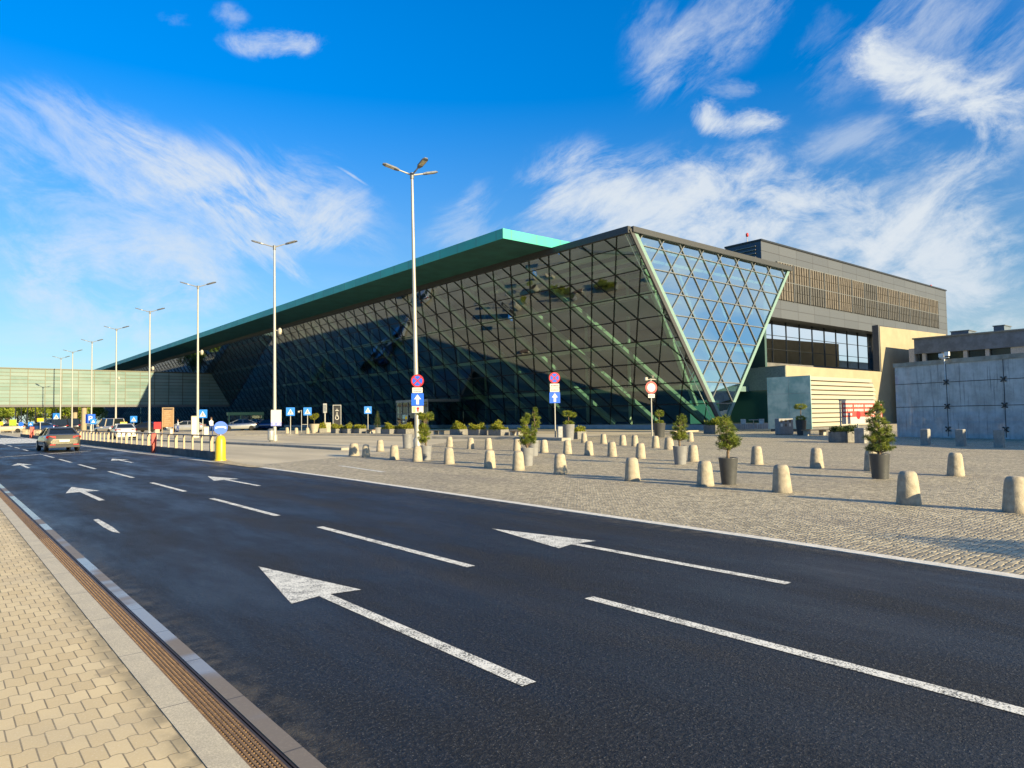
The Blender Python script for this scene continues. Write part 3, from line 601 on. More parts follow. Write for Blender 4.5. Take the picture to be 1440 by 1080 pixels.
# low dark building behind it
M('slate_cladding', (.12,.155,.20), .5, .2, var=.2, scale=1.2); M('window_dark', (.02,.025,.025), .1); M('concrete_pier', (.40,.41,.40), .7)
LB = thing('low_building', 'low slate clad building with a strip of dark windows above the concrete wall', 'building', (130,10,0))
LX = 118.0; lc = AX(1285,477.5,LX); LY, LZ = lc.y, lc.z; sc = LX/62
mb = MB(); mb.box((LX,-70,LZ-1.2*sc),(170,LY,LZ)); mb.build('fascia', 'slate_cladding', LB)
mb = MB(); mb.box((LX-.2,-70,LZ+.001),(170.1,LY+.2,LZ+.2)); mb.build('roof_edge', 'mullion_steel', LB)
mb = MB(); mb.box((LX+.8,-70,0),(169.8,LY-.4,LZ-1.2*sc-.01)); mb.build('wall', 'window_dark', LB)
mb = MB()
for px, w in ((1296,.5),(1323,.5),(1354,.5),(1385,.5),(1421,1.9),(1446,.5),(1480,.5)):
    yy = AX(px,500,LX).y; mb.box((LX+.2,yy-w,0),(LX+.75,yy,LZ-1.2*sc-.005))
mb.box((LX+.3,-70,0),(LX+.7,LY-.2,AX(1296,512,LX).z)); mb.build('pier', 'concrete_pier', LB)
mb = MB(); mb.box((LX,LY+.01,0),(LX+1.6,LY+.8,LZ-1.4)); mb.build('corner_post', 'concrete_pier', LB)
def roofbox(px0, px1, pyt, X, label):
    a, b = AX(px0,pyt,X), AX(px1,pyt,X); r = thing('roof_vent', label, 'roof vent', (X,(a.y+b.y)/2,LZ+.2))
    mb = MB(); mb.box((X,b.y,LZ+.2),(X+3,a.y,a.z-.12)); mb.build('housing', 'slate_cladding', r)
    mb = MB(); mb.box((X-.1,b.y-.12,a.z-.119),(X+3.2,a.y+.12,a.z)); mb.build('lid', 'mullion_steel', r)
roofbox(1337, 1362, 466, 121, 'long low roof vent on the slate clad building'); roofbox(1397, 1412, 458, 121, 'square raised roof vent on the slate clad building')
# ------------------------------------------------------------------ footbridge over the drop-off lanes
FB = 211.0
FBt = thing('footbridge', 'pale green glass footbridge on round columns joining the terminal', 'footbridge', (25,FB,0))
bz0, bz1 = 6.6, 15.6
mb = MB(); mb.mesh([(-60,FB,bz0),(fx(bz0)-.1,FB,bz0),(fx(bz1)-.1,FB,bz1),(-60,FB,bz1),(-60,FB+7,bz0),(fx(bz0)-.1,FB+7,bz0),(fx(bz1)-.1,FB+7,bz1),(-60,FB+7,bz1)], [(0,1,2,3),(7,6,5,4),(4,5,1,0),(3,2,6,7),(0,3,7,4),(1,5,6,2)])
mb.build('glass_panels', 'pale_green_panes', FBt)
mb = MB(); x = -57.6
while x < 61: mb.box((x-.06,FB-.09,bz0),(x+.06,FB-.004,bz1)); x += 3.6
for k in range(11):
    z = bz0+.05+k*.885; mb.box((-60,FB-.07,z-.04),(fx(z)-.2,FB-.006,z+.04))
mb.build('pane_frame', M('pane_frame_metal', (.075,.07,.04), .5, .2), FBt)
mb = MB(); mb.box((-60,FB-.2,bz0-.5),(fx(bz0)-.2,FB+7.2,bz0-.004)); mb.build('underside', 'plinth_dark', FBt)
mb = MB(); mb.box((-60,FB-.15,bz1+.004),(fx(bz1)-.2,FB+7.15,bz1+.2)); mb.build('roof_edge', 'pane_frame_metal', FBt)
M('column_concrete', (.30,.25,.17), .8)
for px, dy in ((105.5,5.2),(118,1.2)):
    p = AY(px,600,FB+dy)
    mb = MB(); mb.tube((p.x,FB+dy,0),(p.x,FB+dy,6.1), .62, .62, 18); mb.build('column', 'column_concrete', FBt)
for xx in (-18,-20.5):
    mb = MB(); mb.tube((xx,FB+3,0),(xx,FB+3,6.1), .62, .62, 18); mb.build('column', 'column_concrete', FBt)
# ------------------------------------------------------------------ street lamps
M('galvanised', (.34,.335,.30), .45, .3, var=.06); M('lamp_housing', (.16,.17,.18), .5, .3); M('lamp_lens', (.62,.58,.40), .3); M('cctv_white', (.38,.35,.28), .4)
def lamp(x, y, dirs, label, tilt=0, cctv=None):
    L = thing('street_lamp', label, 'street lamp', (x,y,0), 0, 'tall street lamps along the drop-off lane')
    L.rotation_euler = (0, tilt, 0)
    mb = MB(); mb.tube((0,0,0),(0,0,17.9), .17, .085, 14); mb.lathe([(.26,0),(.26,.5),(.19,.62)], 14); mb.build('pole', 'galvanised', L, False)
    mb = MB(); mb.tube((0,0,17.75),(0,0,18.15), .13, .13, 12); mb.build('hub', 'lamp_housing', L, False)
    for hd, ln in dirs:
        d = Vector((math.cos(R_(hd)), math.sin(R_(hd)), .29)).normalized(); c = Vector((0,0,18.0)); e = c+d*ln
        mb = MB(); mb.tube(c, e, .06, .045, 8); arm = mb.build('arm', 'galvanised', L, False)
        s = Vector((-d.y, d.x, 0)).normalized(); u = d.cross(s); u = -u if u.z < 0 else u
        mb = MB(); q = lambda a, w, k: [e+d*a+s*w+u*k, e+d*a-s*w+u*k]
        def ring(a, w, k0, k1): return [e+d*a+s*w+u*k0, e+d*a-s*w+u*k0, e+d*a-s*w*.8+u*k1, e+d*a+s*w*.8+u*k1]
        mb.rings([ring(-.12,.08,-.05,.05), ring(.1,.19,-.05,.07), ring(.85,.21,-.05,.06), ring(1.02,.12,-.04,.02)]); hd_ = mb.build('lamp_head', 'lamp_housing', arm, False)
        mb = MB(); mb.face([e+d*.22+s*.16-u*.055, e+d*.22-s*.16-u*.055, e+d*.8-s*.17-u*.055, e+d*.8+s*.17-u*.055]); mb.face([e+d*.22+s*.16-u*.052, e+d*.8+s*.17-u*.052, e+d*.8-s*.17-u*.052, e+d*.22-s*.16-u*.052]); mb.build('lens', 'lamp_lens', arm, False)
    if cctv:
        mb = MB(); mb.bar((0,-.1,cctv),(.35,-.35,cctv), .08, .08); mb.lathe([(.05,cctv-.38),(.15,cctv-.3),(.18,cctv-.1),(.18,cctv+.08),(.08,cctv+.22)], 12, (.36,-.36,0)); mb.build('camera_dome', 'cctv_white', L, False)
    return L
D2 = ((145,1.15),(-35,1.15))
lamp(24.42, 39.35, ((163,1.0),(-93,1.0),(-3,1.0)), 'tall three-armed street lamp carrying no-stopping and one-way signs', R_(-.8))
for k, (yy, cc, lb) in enumerate([(63.7,10.2,'twin-arm street lamp with a white notice board and a camera dome on its pole'), (88.1,10.2,'twin-arm street lamp with camera dome, standing behind the yellow beacon'),
    (112.3,9.8,'twin-arm street lamp rising beside the brown information board'), (136.6,9.6,'twin-arm street lamp just right of the white taxi cab roof'.replace('right of','behind')), (160.8,None,'twin-arm street lamp standing next to the two footbridge columns'),
    (186,None,'thin distant twin-arm street lamp in front of the footbridge glass'), (205,None,'faintest twin-arm street lamp, farthest along the lane at the footbridge')]):
    lamp(24.25, yy, D2, lb, R_(-.2), cc)
# ------------------------------------------------------------------ signs
M('sign_red', (.42,.018,.022), .4, var=.03); M('sign_blue', (.008,.10,.62), .4, var=.03); M('sign_white', (.55,.54,.49), .4, var=.03); M('sign_cross_blue', (.02,.18,.62), .4, var=.03); M('sign_yellow', (.52,.38,.01), .4, var=.04); M('sign_back', (.35,.36,.37), .4, .5); M('text_ink', (.10,.10,.11), .6); M('sign_lime', (.25,.36,.02), .45)
def textbars(mb, x0, x1, z0, z1, rows, y=-.022):
    # short dark strokes the size of the small print on the plates
    rnd = random.Random(rows*7+int(x1*100)); h = (z1-z0)/rows
    for r in range(rows):
        x = x0+rnd.uniform(0,.08)*(x1-x0); zz = z0+h*(r+.28)
        while x < x1-.04: w = rnd.uniform(.03,.09); mb.box((x,y-.003,zz),(min(x+w,x1),y,zz+h*.42)); x += w+.025
def no_stopping(P, z, r, y=-.02):
    mb = MB(); mb.disc((0,y,z), r, .015); o = mb.build('disc', 'sign_red', P, False)
    mb = MB(); mb.disc((0,y-.017,z), r*.76, .004); mb.build('blue_field', 'sign_blue', o, False)
    mb = MB()
    for a in (45,-45):
        dx, dz = math.cos(R_(a))*r*.78, math.sin(R_(a))*r*.78; wx, wz = -math.sin(R_(a))*r*.10, math.cos(R_(a))*r*.10
        mb.poly([(-dx-wx,z-dz-wz),(dx-wx,z+dz-wz),(dx+wx,z+dz+wz),(-dx+wx,z-dz+wz)], y-.023-(.001 if a > 0 else 0))
    mb.build('cross', 'sign_red', o, False)
def plate(P, z0, z1, w, mat='sign_white', y=-.02, bars=0, name='plate'):
    mb = MB(); mb.box((-w/2,y-.012,z0),(w/2,y,z1)); o = mb.build(name, mat, P, False)
    if bars: mb = MB(); textbars(mb, -w*.42, w*.42, z0+.03, z1-.03, bars, y-.0125); mb.build('lettering', 'text_ink', o, False)
    return o
def up_arrow(P, z0, z1, w, y=-.034):
    h = z1-z0; mb = MB(); m = z0+h*.52
    mb.poly([(-w*.11,z0+h*.1),(w*.11,z0+h*.1),(w*.11,m),(-w*.11,m)], y); mb.poly([(-w*.28,m+.001),(w*.28,m+.001),(0,z1-h*.08)], y); return mb.build('arrow', 'sign_white', P, False)
FACE = R_(-32)
# on the tall lamp
sg = thing('traffic_sign', 'no-stopping disc, plates and blue one-way arrow fixed on the three-armed lamp pole', 'traffic sign', (24.32,39.12,0), FACE, 'signs at the forecourt lanes')
no_stopping(sg, 4.34, .42); plate(sg, 3.55, 3.90, .66, bars=2); o = plate(sg, 2.72, 3.52, .80, 'sign_blue', name='arrow_panel'); up_arrow(o, 2.72, 3.52, .8)
o = plate(sg, 2.26, 2.69, .74); mb = MB(); mb.box((-.33,-.036,2.30),(-.14,-.033,2.65)); mb.build('green_mark', M('mark_green', (.3,.45,.2), .5), o, False)
mb = MB(); mb.disc((.02,-.033,2.53), .09, .004); mb.disc((.02,-.033,2.38), .06, .004); mb.build('red_mark', 'sign_red', o, False)
mb = MB(); mb.box((-.2,-.0,2.3),(.2,.03,2.36)); mb.box((-.2,0,3.1),(.2,.03,3.16)); mb.box((-.2,0,4.3),(.2,.03,4.36)); mb.build('bracket', 'galvanised', sg, False)
# second sign pole
p = G(781,617); s2 = thing('traffic_sign', 'no-stopping and one-way signs on a slim grey pole before the glass front', 'traffic sign', (p.x,p.y,0), FACE, 'signs at the forecourt lanes')
mb = MB(); mb.tube((0,0,0),(0,0,5.6), .055, .055, 10); mb.build('pole', 'galvanised', s2, False)
y_ = -.06
no_stopping(s2, 5.15, .48, y_); plate(s2, 4.32, 4.66, .80, y=y_, bars=1); plate(s2, 3.96, 4.28, .80, y=y_, bars=1); o = plate(s2, 3.02, 3.93, .92, 'sign_blue', y_, name='arrow_panel'); up_arrow(o, 3.02, 3.93, .92, y_-.014)
p = G(781,617.5); bx = thing('utility_box', 'grey steel utility cabinet at the foot of the slim sign pole', 'utility box', (p.x+.55,p.y-.5,0), FACE)
M('box_grey', (.30,.31,.31), .5, .2)
mb = MB(); mb.rbox((-.55,-.15,0),(-.15,.25,1.05), .03); mb.build('cabinet', 'box_grey', bx, False); mb = MB(); mb.rbox((-.10,-.2,0),(.5,.25,.95), .03); mb.build('cabinet', 'box_grey', bx, False)
mb = MB(); mb.box((-.02,-.215,.1),(.42,-.201,.85)); mb.build('door', 'galvanised', bx, False)
# no-vehicles sign
p = G(917,613); s3 = thing('traffic_sign', 'round white sign with red rim and cameras on top, beside a dark topiary pot', 'traffic sign', (p.x,p.y,0), R_(-28), 'signs at the forecourt lanes')
mb = MB(); mb.tube((0,0,0),(0,0,5.2), .06, .06, 10); mb.build('pole', 'galvanised', s3, False)
mb = MB(); mb.disc((0,-.06,4.37), .56, .02, 32); o = mb.build('disc', 'sign_red', s3, False); mb = MB(); mb.disc((0,-.081,4.37), .38, .006, 32); mb.build('white_field', 'sign_white', o, False)
plate(s3, 3.45, 3.78, .62, y=-.06, bars=1)
mb = MB(); mb.bar((-.45,0,5.1),(.5,0,5.1), .05, .05); mb.rbox((-.62,-.25,5.02),(-.38,.1,5.3), .03); mb.tube((.1,0,5.1),(.35,0,5.55), .02); mb.tube((.35,0,5.1),(.1,0,5.5), .02); mb.build('camera', 'cctv_white', s3, False)
def crossing(px, pb, pt, label, hw=.55, plus=False):
    p = G(px,pb); z1 = AY(px,pt,p.y).z; s = thing('crossing_sign', label, 'traffic sign', (p.x,p.y,0), R_(-25), 'blue pedestrian crossing signs')
    mb = MB(); mb.tube((0,0,0),(0,0,z1), .06, .06, 8); mb.build('pole', 'galvanised', s, False)
    mb = MB(); mb.box((-hw,-.09,z1-2*hw),(hw,-.065,z1)); o = mb.build('panel', 'sign_cross_blue', s, False); c = z1-hw
    mb = MB(); mb.poly([(-hw*.72,c-hw*.66),(hw*.72,c-hw*.66),(0,c+hw*.66)], -.092); tr = mb.build('triangle', 'sign_white', o, False)
    mb = MB(); y = -.098; mb.disc((.0,y,c+hw*.16), hw*.09, .004, 10); mb.poly([(-hw*.08,c-hw*.25),(hw*.1,c-hw*.25),(hw*.05,c+hw*.08),(-hw*.04,c+hw*.08)], y)
    mb.poly([(-hw*.28,c-hw*.58),(-hw*.18,c-hw*.58),(hw*.06,c-hw*.251),(-hw*.06,c-hw*.251)], y); mb.poly([(hw*.2,c-hw*.58),(hw*.3,c-hw*.58),(hw*.1,c-hw*.252),(hw*.0,c-hw*.252)], y-.0005); mb.build('walker', 'black_paint', tr, False)
    return s
crossing(408.5,611,573,'crossing sign just beside the white notice board, left one of a pair on the terrace')
crossing(432.5,609.5,573,'crossing sign rising behind a stone bollard at the terrace edge')
crossing(517.5,607,571.5,'crossing sign standing behind the small flower planters')
crossing(285,613,576,'crossing sign close beside the lamp behind the yellow beacon')
crossing(188,607,585,'small crossing sign behind the white taxi', .65)
crossing(79,606,581,'large crossing sign on a stout post behind the dark sedan', .9)
def small_sign(px, pb, pt, w, h, mat, label, cat='traffic sign', shape='box', extra=None):
    p = G(px,pb); z1 = AY(px,pt,p.y).z; s = thing('road_sign', label, cat, (p.x,p.y,0), R_(-18))
    mb = MB(); mb.tube((0,0,0),(0,0,z1-.05), .07, .07, 8); mb.build('pole', 'galvanised', s, False)
    mb = MB()
    if shape == 'box': mb.box((-w/2,-.1,z1-h),(w/2,-.075,z1))
    else: mb.disc((0,-.08,z1-h/2), h/2, .02)
    o = mb.build('panel', mat, s, False)
    if extra: extra(o, z1, w, h)
    return s
def letterP(o, z1, w, h):
    mb = MB(); c = z1-h/2; y = -.101
    mb.poly([(-h*.17,c-h*.3),(-h*.06,c-h*.3),(-h*.06,c+h*.3),(-h*.17,c+h*.3)], y)
    mb.poly([(-h*.059,c+h*.2),(h*.1,c+h*.2),(h*.1,c+h*.3),(-h*.059,c+h*.3)], y); mb.poly([(-h*.059,c-h*.04),(h*.1,c-h*.04),(h*.1,c+h*.06),(-h*.059,c+h*.06)], y)
    mb.poly([(h*.101,c-h*.02),(h*.19,c+h*.03),(h*.19,c+h*.23),(h*.101,c+h*.28)], y); mb.build('letter', 'sign_white', o, False)
def whiteband(o, z1, w, h):
    mb = MB(); c = z1-h/2; mb.poly([(-w*.3,c-h*.2),(w*.3,c-h*.2),(0,c+h*.3)], -.101); mb.build('symbol', 'sign_white', o, False)
small_sign(127,609,582.5,1.6,1.7,'sign_blue','blue parking sign with white P beside the footbridge column',shape='box',extra=letterP)
small_sign(131,609,589,1.0,1.0,'sign_cross_blue','low blue sign with white triangle beside the parking sign',extra=whiteband)
small_sign(18,610,590,1.2,1.2,'sign_lime','lime green square sign at the far left by the trees')
small_sign(29.5,609,593.5,1.0,.95,'sign_blue','small round blue sign before the far trees',shape='disc')
small_sign(43,609,593.5,.85,.85,'sign_cross_blue','tiny blue sign with white symbol among far parked cars',extra=whiteband)
small_sign(56.5,611,588,1.0,.6,'sign_yellow','small yellow sign behind the row of far parked cars')
small_sign(221.5,617,593.5,.75,.8,'sign_red','small red sign with a cream plate below, left of the brown board',extra=lambda o,z1,w,h:(lambda m:(m.box((-w*.3,-.1,z1-h*1.75),(w*.3,-.076,z1-h*1.02)), m.build('plate', 'louvre_white', o, False)))(MB()))
small_sign(0.5,609,593,1.0,.8,'sign_yellow','orange yellow sign cut by the left edge of the view')
# stop post with display, black pylon with symbols
p = G(457,608); d = thing('stop_display', 'small grey display box on a tall slim post behind the terrace planters', 'display', (p.x,p.y,0), R_(-25))
mb = MB(); mb.tube((0,0,0),(0,0,3.1), .1, .1, 8); mb.build('pole', 'galvanised', d, False); mb = MB(); mb.rbox((-.28,-.2,2.9),(.28,.06,4.3), .04); o = mb.build('display', 'box_grey', d, False)
mb = MB(); mb.box((-.2,-.213,3.1),(.2,-.202,4.1)); mb.build('screen', 'lamp_housing', o, False)
mb = MB(); mb.box((-.10,-.05,.0),(.85,.5,1.45)); mb.build('cabinet', 'louvre_white', d, False)
p = G(474,607.5); d = thing('information_pylon', 'black information pylon with pale frame and white symbols before the dark front', 'pylon', (p.x,p.y,0), R_(-25))
mb = MB(); mb.box((-.5,-.06,.1),(.5,.06,3.9)); mb.build('panel', 'black_paint', d, False)
mb = MB(); mb.box((-.62,-.08,0),(-.53,.08,4.1)); mb.box((.53,-.08,0),(.62,.08,4.1)); mb.box((-.529,-.08,4.0),(.529,.08,4.1)); mb.build('frame', 'box_grey', d, False)
mb = MB(); y = -.062
mb.poly([(-.28,3.2),(.28,3.2),(.28,3.26),(-.28,3.26)], y); mb.poly([(-.04,3.261),(.04,3.261),(.04,3.5),(-.04,3.5)], y); mb.poly([(-.04,2.55),(.04,2.55),(.04,3.0),(-.04,3.0)], y); mb.poly([(-.22,2.5),(.22,2.5),(.22,2.549),(-.22,2.549)], y)
n = 20
for i in range(n):
    if 4 < i < 7: continue
    a0, a1 = 2*math.pi*i/n, 2*math.pi*(i+1)/n; mb.poly([(.20*math.cos(a0),2.15+.24*math.sin(a0)),(.27*math.cos(a0),2.15+.31*math.sin(a0)),(.27*math.cos(a1),2.15+.31*math.sin(a1)),(.20*math.cos(a1),2.15+.24*math.sin(a1))], y)
mb.build('symbols', 'sign_white', d, False)
p = G(424,608); d = thing('camera_post', 'thin dark camera post with side bar between two crossing signs', 'post', (p.x,p.y,0))
mb = MB(); mb.tube((0,0,0),(0,0,3.4), .05); mb.bar((0,0,1.2),(.9,-.2,1.2), .05, .05); mb.tube((.9,-.2,0),(.9,-.2,1.2), .04); mb.build('pole', 'box_grey', d, False)
mb = MB(); mb.lathe([(.05,3.0),(.16,3.05),(.16,3.25),(.05,3.3)], 10, (-.45,0,0)); mb.bar((-.45,0,3.3),(0,0,3.3), .03, .03); mb.build('lamp', 'cctv_white', d, False)
# brown board
p = G(236,611); d = thing('information_board', 'brown framed information board with pale text lines standing behind the railing', 'notice board', (p.x,p.y,0), R_(-20))
M('board_brown', (.24,.14,.06), .6, var=.12); M('board_frame', (.33,.23,.13), .6)
mb = MB(); mb.box((-.72,-.05,1.1),(.72,.05,3.9)); o = mb.build('panel', 'board_brown', d, False)
mb = MB()
for k in range(8): mb.box((-.5,-.058,1.4+k*.3),(.1+.3*((k*5)%3)/2,-.051,1.5+k*.3))
mb.build('text_lines', 'board_frame', o, False)
mb = MB(); mb.box((-.62,-.058,3.72),(.62,-.051,3.86)); mb.build('header', 'black_paint', o, False)
for xs in (-.80,.73):
    mb = MB(); mb.box((xs,-.07,0),(xs+.08,.07,4.05)); mb.build('post', 'board_frame', d, False)
mb = MB(); mb.box((-.719,-.07,3.95),(.729,.07,4.05)); mb.build('top_rail', 'board_frame', d, False)
# notice board on the second lamp, bin beside it
d = thing('notice_board', 'white notice board with blue foot strip hung on the second street lamp', 'notice board', (24.28,63.42,0), R_(-30))
mb = MB(); mb.box((-.46,-.08,1.38),(.46,-.03,2.85)); o = mb.build('panel', 'sign_white', d, False)
mb = MB(); mb.box((-.46,-.088,1.38),(.46,-.081,1.72)); mb.build('foot_strip', M('pale_blue', (.25,.28,.6), .5), o, False)
mb = MB(); mb.disc((-.2,-.0885,1.55), .09, .003, 12); mb.disc((.2,-.0885,1.55), .09, .003, 12); mb.build('symbols', 'sign_white', o, False)
def litter_bin(px, pb, label, h=1.0, r=.28):
    p = G(px,pb); d = thing('litter_bin', label, 'litter bin', (p.x,p.y,0))
    mb = MB(); mb.lathe([(r*.9,.12),(r,.2),(r,h-.05),(r*.92,h)], 16); mb.build('body', 'box_grey', d, False); mb = MB(); mb.lathe([(r*.5,0),(r*.5,.118)], 12); mb.build('foot', 'plinth_dark', d, False)
    mb = MB(); mb.lathe([(r*.95,h+.06),(r*1.05,h+.1),(r*.5,h+.16)], 16); mb.build('lid', 'lamp_housing', d, False)
litter_bin(381,621,'grey litter bin at the foot of the lamp with the notice board')
def cabinet(px, pb, w, h, label):
    p = G(px,pb); d = thing('utility_cabinet', label, 'utility cabinet', (p.x,p.y,0), R_(-15))
    mb = MB(); mb.rbox((-w/2,-w*.3,.12),(w/2,w*.3,h), .04); o = mb.build('housing', 'louvre_white', d, False); mb = MB(); mb.box((-w/2+.06,-w*.25,0),(w/2-.06,w*.25,.118)); mb.build('base', 'plinth_dark', d, False)
    mb = MB(); mb.box((-w/2+.08,-w*.3-.012,.25),(w/2-.08,-w*.3-.002,h-.15)); mb.build('door', 'sign_white', o, False)
cabinet(273,617.5,.62,2.5,'tall white cabinet beside the lamp behind the yellow beacon'); cabinet(290,614,.60,1.25,'short white cabinet behind the blue beacon disc'); cabinet(241,613,.4,1.0,'small pale cabinet leaning beside the brown board'.replace('leaning ','standing '))
# yellow beacon with blue disc
p = G(310,648); d = thing('traffic_beacon', 'yellow traffic island beacon carrying a round blue sign', 'traffic beacon', (p.x,p.y,0), R_(-12))
mb = MB(); mb.lathe([(.27,0),(.27,.06),(.24,.1),(.235,.95),(.20,1.12),(.12,1.2)], 20); mb.build('body', 'sign_yellow', d, False)
mb = MB(); mb.tube((0,0,1.18),(0,0,1.4), .05); mb.build('stem', 'galvanised', d, False)
mb = MB(); mb.disc((0,-.05,1.58), .31, .02, 32); o = mb.build('disc', 'sign_blue', d, False)
mb = MB(); z = 1.58
pts = [(-.24,z-.06),(-.13,z-.0),(.13,z-.0),(.24,z-.06),(.24,z+.04),(.10,z+.075),(-.10,z+.075),(-.24,z+.04)]
mb.poly(pts, -.072); mb.build('double_arrow', 'sign_white', o, False)
# ------------------------------------------------------------------ barrier wall and railing of the island
M('barrier_concrete', (.11,.10,.09), .85, var=.3, scale=2); M('rail_dark', (.10,.09,.08), .5, .4); M('post_sand', (.36,.28,.18), .6, var=.08); M('delineator_red', (.36,.035,.015), .5)
A_, B_ = Vector((10.62,35.9,0)), Vector((10.1,128,0)); AB = B_-A_
bw = thing('barrier_wall', 'low dark concrete barrier running under the railing from the yellow beacon', 'barrier', A_)
mb = MB(); n = Vector((AB.y,-AB.x,0)).normalized()*.25; mb.rings([[A_, A_+n, B_+n, B_], [p+Vector((0,0,.40)) for p in (A_, A_+n, B_+n, B_)]]); mb.build('wall', 'barrier_concrete', bw)
rl = thing('railing', 'long railing with sand coloured posts and dark top rail on the low barrier', 'railing', A_)
mb = MB(); up = Vector((0,0,1.18)); h_ = n*.5; mb.tube(A_+h_+up, B_+h_+up, .035, .035, 8); mb.build('top_rail', 'rail_dark', rl)
k = 0; s = .75
while s < AB.length-1:
    q = A_+AB.normalized()*s+h_; w = .045 if k%4 else .075; mb = MB(); mb.box((q.x-w,q.y-w,.402),(q.x+w,q.y+w,1.15)); mb.build('post', 'post_sand', rl); s += 1.62; k += 1
for px, lb in ((216.5,'red delineator post standing on the barrier below the red sign'),(49.5,'red delineator post far along the barrier beyond the dark sedan')):
    t_ = (AX(px,620,10.5).y-A_.y)/AB.y; q = A_+AB*t_-n*.25; dd = thing('delineator', lb, 'delineator', (q.x,q.y,.0)); hh = 1.2 if px > 100 else 1.5; w = .14 if px > 100 else .25
    mb = MB(); mb.rbox((-w,-.05,.0),(w,.05,hh), .03); mb.build('panel', 'delineator_red', dd, False)
    mb = MB(); mb.box((-w*.8,-.06,hh*.55),(w*.8,-.051,hh*.7)); mb.build('reflector', 'sign_red', dd, False)
# island kerb beside the road
mb = MB(); mb.sheet([(9.87,38),(10.6,35.5),(10.6,128),(9.7,128)], .012); struct('island_kerb', mb, 'kerb_stone')
mb = MB(); q = [G(x,y) for x,y in ((296,648.5),(312,646),(330,650),(372,657.5),(352,657.5),(318,653))]; mb.sheet([(p.x,p.y) for p in q], .016); struct('island_paving', mb, 'wavy_pavers')
# ------------------------------------------------------------------ stone bollards
m, t, b = newmat('bollard_stone'); p = objc(t); wp = pos(t)
c = t.mix(t.sstep(t.noise(wp, 8, 5), .3, .7), (.33,.285,.205), (.45,.395,.29)); c = t.mix(t.sstep(t.noise(wp, 90, 3, .7), .52, .72, 0, .6), c, (.25,.22,.17))
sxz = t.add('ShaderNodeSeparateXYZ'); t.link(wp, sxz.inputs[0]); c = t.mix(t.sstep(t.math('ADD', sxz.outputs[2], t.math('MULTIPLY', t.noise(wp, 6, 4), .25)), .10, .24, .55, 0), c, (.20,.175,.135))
oi = t.add('ShaderNodeObjectInfo').outputs['Random']; c = t.mix(t.math('MULTIPLY', oi, .35), c, (.24,.215,.17)); c = t.mix(t.sstep(t.noise(wp, 3.5, 4), .56, .66, 0, .45), c, (.20,.18,.145))
t.link(c, b.inputs['Base Color']); b.inputs['Roughness'].default_value = .85; bump(t, b, t.math('ADD', t.noise(wp, 70, 3), t.math('MULTIPLY', t.noise(wp, 9, 3), 2)), .6, .012)
ORD = ['first','second','third','fourth','fifth','sixth','seventh','eighth','ninth','tenth','eleventh','twelfth','thirteenth','fourteenth','fifteenth']
def bollard_mesh(wf=1.0):
    mb = MB(); n = 24
    mb.lathe([(.232*wf,0),(.232*wf,.03),(.222*wf,.12),(.188*wf,.50),(.176*wf,.575),(.164*wf,.63),(.13*wf,.672),(.06*wf,.686)], n); return mb
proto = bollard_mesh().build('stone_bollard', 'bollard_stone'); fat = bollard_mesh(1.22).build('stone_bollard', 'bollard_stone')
GRP = 'tapered stone bollards on the forecourt'; first = {0: True, 1: True}
def bollard(px, py, label, kind=0, sc=1.0):
    src = (proto, fat)[kind]
    if first[kind]: o = src; first[kind] = False
    else: o = src.copy(); COL.objects.link(o)
    p = G(px, py); o.location = (p.x, p.y, -.005); o.rotation_euler = (R_(random.uniform(-1.2,1.2)), R_(random.uniform(-1.2,1.2)), random.uniform(0, 6)); o.scale = (sc, sc, sc*random.uniform(.97, 1.02)); tag(o, label, 'bollard', GRP)
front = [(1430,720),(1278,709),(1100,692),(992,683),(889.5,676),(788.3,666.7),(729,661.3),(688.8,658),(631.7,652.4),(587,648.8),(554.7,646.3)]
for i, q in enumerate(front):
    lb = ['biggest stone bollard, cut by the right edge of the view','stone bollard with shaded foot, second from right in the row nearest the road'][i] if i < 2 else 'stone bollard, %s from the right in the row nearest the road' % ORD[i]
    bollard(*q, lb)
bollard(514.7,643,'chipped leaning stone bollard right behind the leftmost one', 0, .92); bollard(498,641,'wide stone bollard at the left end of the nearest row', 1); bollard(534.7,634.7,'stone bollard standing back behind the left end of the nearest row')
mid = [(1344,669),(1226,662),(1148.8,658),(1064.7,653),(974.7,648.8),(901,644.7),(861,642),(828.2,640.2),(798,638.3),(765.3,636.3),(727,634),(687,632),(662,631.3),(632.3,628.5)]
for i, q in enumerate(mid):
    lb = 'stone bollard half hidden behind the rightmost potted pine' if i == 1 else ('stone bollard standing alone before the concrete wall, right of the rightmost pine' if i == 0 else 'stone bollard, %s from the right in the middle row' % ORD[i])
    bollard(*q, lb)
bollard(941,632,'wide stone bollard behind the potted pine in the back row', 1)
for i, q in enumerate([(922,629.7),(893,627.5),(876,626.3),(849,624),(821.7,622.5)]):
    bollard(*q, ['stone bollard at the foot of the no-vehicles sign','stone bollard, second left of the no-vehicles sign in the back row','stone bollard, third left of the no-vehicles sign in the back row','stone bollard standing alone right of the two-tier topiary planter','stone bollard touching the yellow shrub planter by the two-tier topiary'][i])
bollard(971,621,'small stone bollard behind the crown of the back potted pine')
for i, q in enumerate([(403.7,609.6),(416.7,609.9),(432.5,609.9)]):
    bollard(*q, ['dull shaded bollard, left one of three small ones on the far terrace','bright bollard, middle one of three small ones on the far terrace','small bollard in front of the crossing sign on the far terrace'][i], 0, 1.25)
